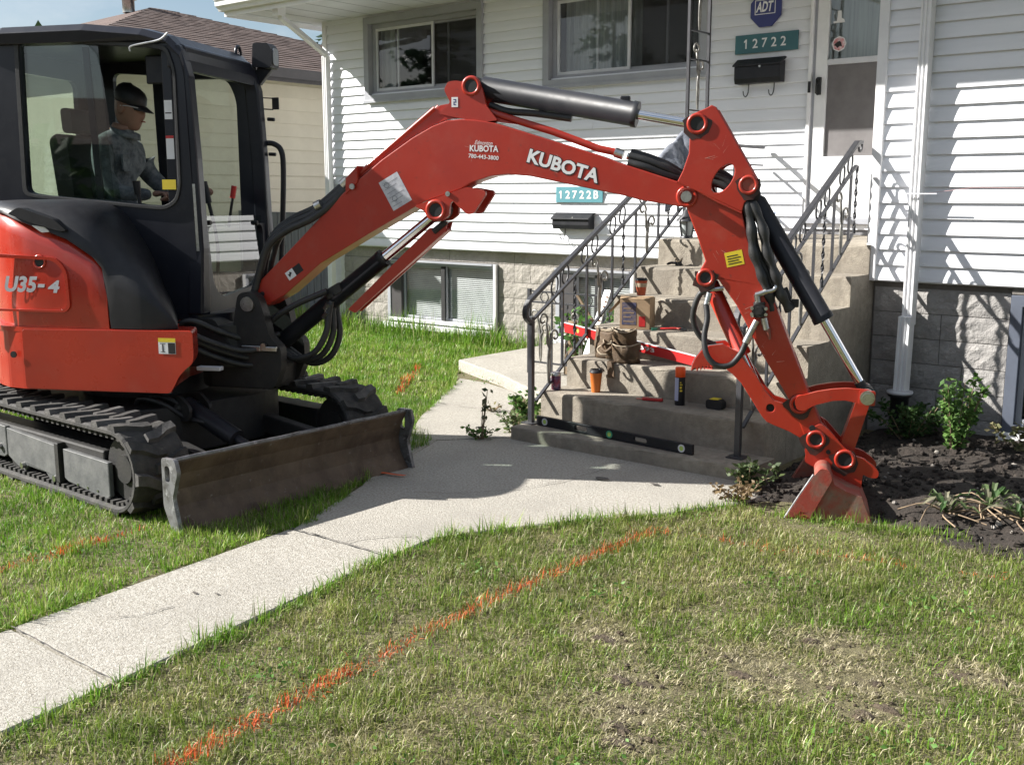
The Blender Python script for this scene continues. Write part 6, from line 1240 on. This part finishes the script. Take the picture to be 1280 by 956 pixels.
plant('weed', -4.56, 5.20, .02, .07, .10, 60, .045, 'flat green rosette at the foot of the wilted thistle', 'weed', stems=8)
plant('weed', -5.10, 5.95, .02, .05, .10, 45, .03, 'tiny grass tuft in the joint of the sunny path', 'weed', base=(.1, .11, .04), var=(.25, .22, .1), stems=8)
plant('vine', -5.2, 7.25, .1, .62, .27, 330, .07, 'broad leaved green creeper climbing the low iron railing', 'creeper', stems=10, base=(.05, .13, .03), var=(.14, .28, .07))
plant('vine', -4.78, 7.2, .1, .55, .18, 190, .06, 'broad leaved creeper beside the white strip by the steps', 'creeper', stems=7, base=(.05, .13, .03), var=(.14, .28, .07))
plant('weed', -2.62, 5.20, .02, .14, .17, 320, .04, 'shaded weeds at the right end of the base slab', 'weed', base=(.04, .07, .025), var=(.10, .13, .05), stems=9)
plant('weed', -2.56, 4.98, .02, .09, .13, 260, .03, 'brown dried weed clump at the path corner left of the bucket', 'weed', base=(.16, .11, .06), var=(.30, .22, .12), stems=9, dry=1)
for i, (x, y, l) in enumerate(((-1.42, 5.40, 'large uprooted dandelion with long leaves lying on the dug soil'), (-1.25, 5.32, 'wilted uprooted weed clump with pale roots at the right edge of the soil'), (-1.58, 5.25, 'tangle of uprooted weeds with brown stalks near the lawn edge'))):
    t = thing('uprooted_weed', (x, y, zs_(x, y)), l, 'weed', 'uprooted weeds on the soil'); rg = np.random.default_rng(50+i); z = zs_(x, y); b = B(); n = 16
    for k in range(n):
        a = rg.random()*6.28; L = rg.uniform(.06, .20); w_ = rg.uniform(.006, .018); d = Vector((math.cos(a), math.sin(a), 0)); s_ = Vector((-d.y, d.x, 0)); vs = []
        for j in range(6):
            f = j/5; ww = w_*math.sin(math.pi*(.08+.9*f))*(1+.35*(j % 2)); c = Vector((x, y, z+.02+.09*math.sin(f*2.4)*rg.uniform(.5, 1)))+d*L*f; vs += [c-s_*ww+Vector((0, 0, .006)), c, c+s_*ww+Vector((0, 0, .006))]
        b.add(vs, [(j*3+q, j*3+q+1, j*3+q+4, j*3+q+3) for j in range(5) for q in (0, 1)])
    o_ = b.build('leaf', LEAF, t); nV = len(o_.data.vertices); c = np.repeat(np.array([(.05, .10, .03), (.09, .13, .05), (.22, .21, .14)])[rg.integers(0, 3, nV//18)], 18, 0); colour_attr(o_, np.concatenate([c, np.ones((nV, 1))], 1))
    b = B()
    for k in range(8): a = rg.random()*6.28; b.tube(spline([Vector((x, y, z+.02)), Vector((x+.1*math.cos(a), y+.1*math.sin(a), z+.05*rg.random()+.02)), Vector((x+.22*math.cos(a+.3), y+.22*math.sin(a+.3), z+.015))], 3), .004, 4)
    b.build('root', K['wood'], t)

# ------------------------------------------------------------------ lawn grass (blades as one mass)
def in_view(x, y, pad=.9):
    rx, ry = rt.x*x+rt.y*y, -math.cos(YAW)*x+math.sin(YAW)*y
    return (ry > .8) & (np.abs(rx) < ry*.49+pad)
STROKES = [([(-2.50, 1.3), (-2.55, 1.8), (-2.60, 2.3), (-2.64, 2.8), (-2.65, 3.5), (-2.63, 4.2)], .045, .62), ([(-2.63, 4.22), (-2.43, 4.36), (-2.2, 4.36), (-2.07, 4.34), (-1.89, 4.46), (-1.5, 4.55)], .04, .25), ([(-1.3, 4.60), (-1.15, 4.66)], .03, .3),
           ([(-4.50, 1.8), (-4.53, 2.2), (-4.57, 2.70)], .05, .6), ([(-6.2, 6.06), (-6.6, 6.6), (-7.0, 7.1)], .05, .6)]
def near_stroke(x, y):
    pr = np.zeros(len(x))
    for pts, w_, p in STROKES:
        for (a0, b0), (a1, b1) in zip(pts[:-1], pts[1:]):
            dx, dy = a1-a0, b1-b0; t = np.clip(((x-a0)*dx+(y-b0)*dy)/(dx*dx+dy*dy), 0, 1); d = np.hypot(x-a0-t*dx, y-b0-t*dy)
            pr = np.maximum(pr, p*np.exp(-(d/(w_*.72))**2)*np.clip(.15+1.3*vnoise(x, y, .09, 9)+.3*vnoise(x, y, .5, 10), 0, 1.2))
    return pr
BARE = [(-1.50, 3.17, .22, .16), (-1.25, 3.33, .18, .13), (-1.42, 3.55, .16, .10), (-2.10, 3.08, .12, .08), (-1.80, 2.86, .14, .10), (-1.72, 2.66, .16, .12), (-1.62, 2.5, .1, .08), (-.95, 3.6, .14, .08), (-1.15, 3.12, .12, .10)]
def bare(x, y):
    v = np.zeros(len(x))
    for cx, cy, rx, ry in BARE: v = np.maximum(v, np.exp(-(((x-cx)/rx)**2+((y-cy)/ry)**2)))
    return v*(.55+.9*vnoise(x, y, .07, 12))
EDGE_R = [(-2.6, -3), (-2.83, .0), (-2.97, .25), (-3.12, 1.72), (-3.30, 2.9), (-3.335, 3.18), (-3.36, 3.5), (-3.2, 3.82), (-2.98, 4.2), (-2.75, 4.5), (-2.52, 4.95), (-2.36, 4.93), (-2.17, 4.90), (-1.86, 5.05), (-1.4, 5.04), (-1, 5.08), (2, 5.2), (5, 5.2), (5, -3)]
EDGE_L = [(-3.62, -3), (-3.71, .25), (-3.85, 1.7), (-4.0, 3.15), (-4.05, 3.5), (-4.33, 3.93), (-4.75, 4.95), (-5.02, 5.02), (-5.38, 5.5), (-5.92, 6.4), (-6.27, 6.88), (-6.62, 7.2), (-6.65, 8.72), (-13, 9.15), (-13, -3)]
def blades(n_per, poly, box, dens_fn, hmin, hmax, width, palette, seed, flat=.25, zf=None, paint=True, edge=.11):
    rg = np.random.default_rng(seed); x0, x1, y0, y1 = box; n = int((x1-x0)*(y1-y0)*n_per)
    x = rg.uniform(x0, x1, n); y = rg.uniform(y0, y1, n); jx, jy = (vnoise(x, y, .13, 41)+.6*vnoise(x, y, .045, 43)-.8)*edge, (vnoise(x, y, .15, 42)+.6*vnoise(x, y, .05, 44)-.8)*edge
    k = inpoly(x+jx, y+jy, poly) & in_view(x, y); x, y = x[k], y[k]
    k = rg.random(len(x)) < dens_fn(x, y); x, y = x[k], y[k]; n = len(x)
    z = np.zeros(n) if zf is None else zf(x, y)
    h = rg.uniform(hmin, hmax, n)*(.35+.75*vnoise(x, y, .22, seed+1)+.75*vnoise(x, y, .075, seed+11)**1.5); bz_ = bare(x, y); h *= np.clip(1-.75*bz_, .2, 1)*(1-.6*np.exp(-(((x+2.12)/.35)**2+((y-4.78)/.16)**2)))
    a = rg.random(n)*2*np.pi+2.5*vnoise(x, y, .35, seed+2); lean = np.abs(rg.normal(.45, .35, n))+np.where(rg.random(n) < flat, 1.0, 0)+bz_
    dx, dy = np.cos(a), np.sin(a); sx, sy = -dy, dx; w = width*rg.uniform(.6, 1.35, n); P = np.zeros((n, 5, 3))
    s1, c1 = np.sin(np.minimum(lean*.5, 1.3)), np.cos(np.minimum(lean*.5, 1.3)); s2, c2 = np.sin(np.minimum(lean*1.25, 1.62)), np.cos(np.minimum(lean*1.25, 1.62))
    m0 = np.stack([x, y, z-.004], 1); m1 = m0+np.stack([dx*s1, dy*s1, c1], 1)*(h*.5)[:, None]; m2 = m1+np.stack([dx*s2, dy*s2, c2], 1)*(h*.55)[:, None]; m2[:, 2] = np.maximum(m2[:, 2], z+.004)
    sd = np.stack([sx, sy, np.zeros(n)], 1)*w[:, None]/2
    P[:, 0] = m0-sd; P[:, 1] = m0+sd; P[:, 2] = m1+sd*.85; P[:, 3] = m1-sd*.85; P[:, 4] = m2
    green, mid, dry, straw = [np.array(c) for c in palette]; u = rg.random(n); pn = .35*vnoise(x, y, .8, seed+5)+.35*vnoise(x, y, .28, seed+6)+.3*vnoise(x, y, .1, seed+7)
    t = np.clip((pn-.28)*2.3+rg.normal(0, .22, n), 0, 1)[:, None]; col = green*(1-t)+mid*t
    kd = u < (.13+.40*np.clip((pn-.42)*3, 0, 1)+.6*bz_); col = np.where(kd[:, None], dry*(.7+.6*rg.random((n, 1))), col); kd = u < .05+.10*pn+.25*bz_; col = np.where(kd[:, None], straw, col)
    if paint:
        kp = rg.random(n) < near_stroke(x, y); col = np.where(kp[:, None], np.array((.78, .16, .05))*(.65+.5*rg.random((n, 1))), col)
    col = col*(.62+.3*vnoise(x, y, .11, seed+13)+.25*vnoise(x, y, .04, seed+14))[:, None]*(.72+.56*rg.random((n, 1))); return P, col
def mesh_blades(name, parts, label=None):
    P = np.concatenate([p for p, c in parts]); C_ = np.concatenate([c for p, c in parts]); n = len(P); me = bpy.data.meshes.new(name)
    k = np.arange(n)*5; q = np.stack([k, k+1, k+2, k+3, k+3, k+2, k+4], 1).ravel()
    me.vertices.add(n*5); me.vertices.foreach_set('co', P.astype(np.float32).ravel()); me.loops.add(n*7); me.loops.foreach_set('vertex_index', q.astype(np.int32))
    me.polygons.add(n*2); ls = np.stack([np.arange(n)*7, np.arange(n)*7+4], 1).ravel(); me.polygons.foreach_set('loop_start', ls.astype(np.int32)); me.update(calc_edges=True)
    me.materials.append(GRASSM); o = bpy.data.objects.new(name, me); COL.objects.link(o); o['kind'] = 'stuff'
    colour_attr(o, np.repeat(np.concatenate([C_, np.ones((n, 1))], 1), 5, 0)); return o
def edge_band(poly, d0):
    def f(x, y):
        m_ = np.full(len(x), 9.)
        for (a0, b0), (a1, b1) in zip(poly[:-1], poly[1:]):
            if abs(a1) > 4.9 and abs(b1) > 8: continue
            dx, dy = a1-a0, b1-b0; t = np.clip(((x-a0)*dx+(y-b0)*dy)/(dx*dx+dy*dy), 0, 1); m_ = np.minimum(m_, np.hypot(x-a0-t*dx, y-b0-t*dy))
        return np.exp(-(m_/d0)**2)
    return f
DRY = ((.13, .21, .030), (.23, .275, .06), (.37, .345, .155), (.60, .54, .36))
LUSH = ((.125, .27, .022), (.20, .345, .036), (.30, .36, .09), (.50, .48, .25))
THATCH = ((.26, .25, .11), (.34, .31, .16), (.46, .41, .25), (.62, .55, .39))
dn = lambda x, y: np.clip(1-1.05*bare(x, y), .06, 1)*(.7+.3*vnoise(x, y, .3, 21))
right = [blades(17000, EDGE_R, (-3.4, 1.6, 1.0, 5.2), dn, .014, .052, .0034, DRY, 1, .45), blades(11000, EDGE_R, (-3.4, 1.6, 1.0, 5.2), edge_band(EDGE_R[:15], .05), .03, .085, .0042, LUSH, 2, .3, edge=.06, paint=False),
         blades(1500, EDGE_R, (-3.4, 1.6, 1.0, 5.2), lambda x, y: (vnoise(x, y, .16, 71) > .62)*.9, .03, .06, .0042, LUSH, 9, .4),
         blades(7000, EDGE_R, (-3.4, 1.6, 1.0, 5.2), lambda x, y: .25+.75*np.clip(bare(x, y)*2, 0, 1)+.5*np.clip((vnoise(x, y, .6, 72)-.5)*4, 0, 1), .02, .05, .0030, THATCH, 7, .97, paint=False),
         blades(12000, EDGE_R, (-2.5, -.7, 2.3, 3.9), lambda x, y: np.clip(bare(x, y)*1.3, 0, .9)*(vnoise(x, y, .08, 61) > .36), .02, .06, .0030, THATCH, 8, .97, zf=lambda x, y: .012+0*x, paint=False)]
mesh_blades('lawn_grass', right)
left = [blades(11000, EDGE_L, (-6.5, -3.5, 1.0, 6.0), dn, .022, .052, .0038, LUSH, 3, .22), blades(4200, EDGE_L, (-13, -4.5, 3.6, 9.2), lambda x, y: np.where((x > -6.5) & (y < 6), 0, 1), .035, .075, .007, LUSH, 4, .12),
        blades(8000, EDGE_L, (-6.8, -3.5, 1.0, 7.3), edge_band(EDGE_L[:12], .05), .035, .09, .0045, LUSH, 5, .3, paint=False, edge=.06),
        blades(2600, EDGE_L, (-12, -6.4, 7.6, 9.2), lambda x, y: np.exp(-((y-8.72)/.22)**2)*(.3+vnoise(x, y, .4, 33)), .10, .30, .007, LUSH, 6, .2, paint=False)]
mesh_blades('lawn_grass', left)
rg = np.random.default_rng(77); cs, ds = [], []             # clover and broad leaved weeds among the grass
for cx, cy, rr, m_ in ((-2.0, 1.9, .12, 70), (-2.75, 2.1, .09, 50), (-.9, 2.9, .12, 70), (-2.3, 3.4, .10, 50), (-1.2, 4.1, .10, 50), (-2.9, 3.3, .08, 40), (-1.6, 2.25, .10, 60), (-1.9, 4.0, .09, 40), (-.7, 3.9, .10, 50), (-4.6, 2.2, .1, 60), (-6.0, 6.9, .15, 60), (-7.6, 7.9, .2, 80)):
    p = np.stack([cx+rg.normal(0, rr, m_), cy+rg.normal(0, rr*.8, m_), rg.uniform(.012, .035, m_)], 1); cs.append(p); ds.append(np.stack([rg.normal(0, 1, m_), rg.normal(0, 1, m_), rg.uniform(-.1, .3, m_)], 1))
org(); o_ = leafcloud('lawn_weeds', None, np.concatenate(cs), np.concatenate(ds), .022, (.07, .17, .03), (.15, .27, .06), rg, .1); o_['kind'] = 'stuff'
b = B()                                            # crumbs of earth in the bare patches
for k in range(260):
    cx, cy, rx, ry = random.choice(BARE); clod(b, (cx+random.gauss(0, rx*.55), cy+random.gauss(0, ry*.55), .004), .002+.009*random.random()**3)
for k in range(20):
    cx, cy, rx, ry = random.choice(BARE); px_, py_ = cx+random.gauss(0, rx*.5), cy+random.gauss(0, ry*.5); R0 = random.uniform(.012, .036); n = 14; vs = [(px_, py_, .010)]; ph = random.random()*6
    for rr_, zz in ((.5, .011), (.85, .006), (1.1, -.004)):
        for i in range(n): a_ = 2*math.pi*i/n; q = R0*rr_*(1+.3*math.sin(2*a_+ph)+.2*math.sin(5*a_+2*ph)+random.uniform(-.1, .1)); vs.append((px_+q*math.cos(a_)*1.3, py_+q*math.sin(a_)*.8, zz+random.uniform(-.003, .004)))
    b.add(vs, [(0, 1+i, 1+(i+1) % n) for i in range(n)]+[(1+j*n+i, 1+j*n+(i+1) % n, 1+(j+1)*n+(i+1) % n, 1+(j+1)*n+i) for j in range(2) for i in range(n)])
b.build('soil_crumbs', mat('brown_lawn_earth', (.13, .098, .066), .95, c2=(.07, .052, .036), scale=30, bump=1, bscale=120), kind='stuff')
print('objects', len(bpy.data.objects))
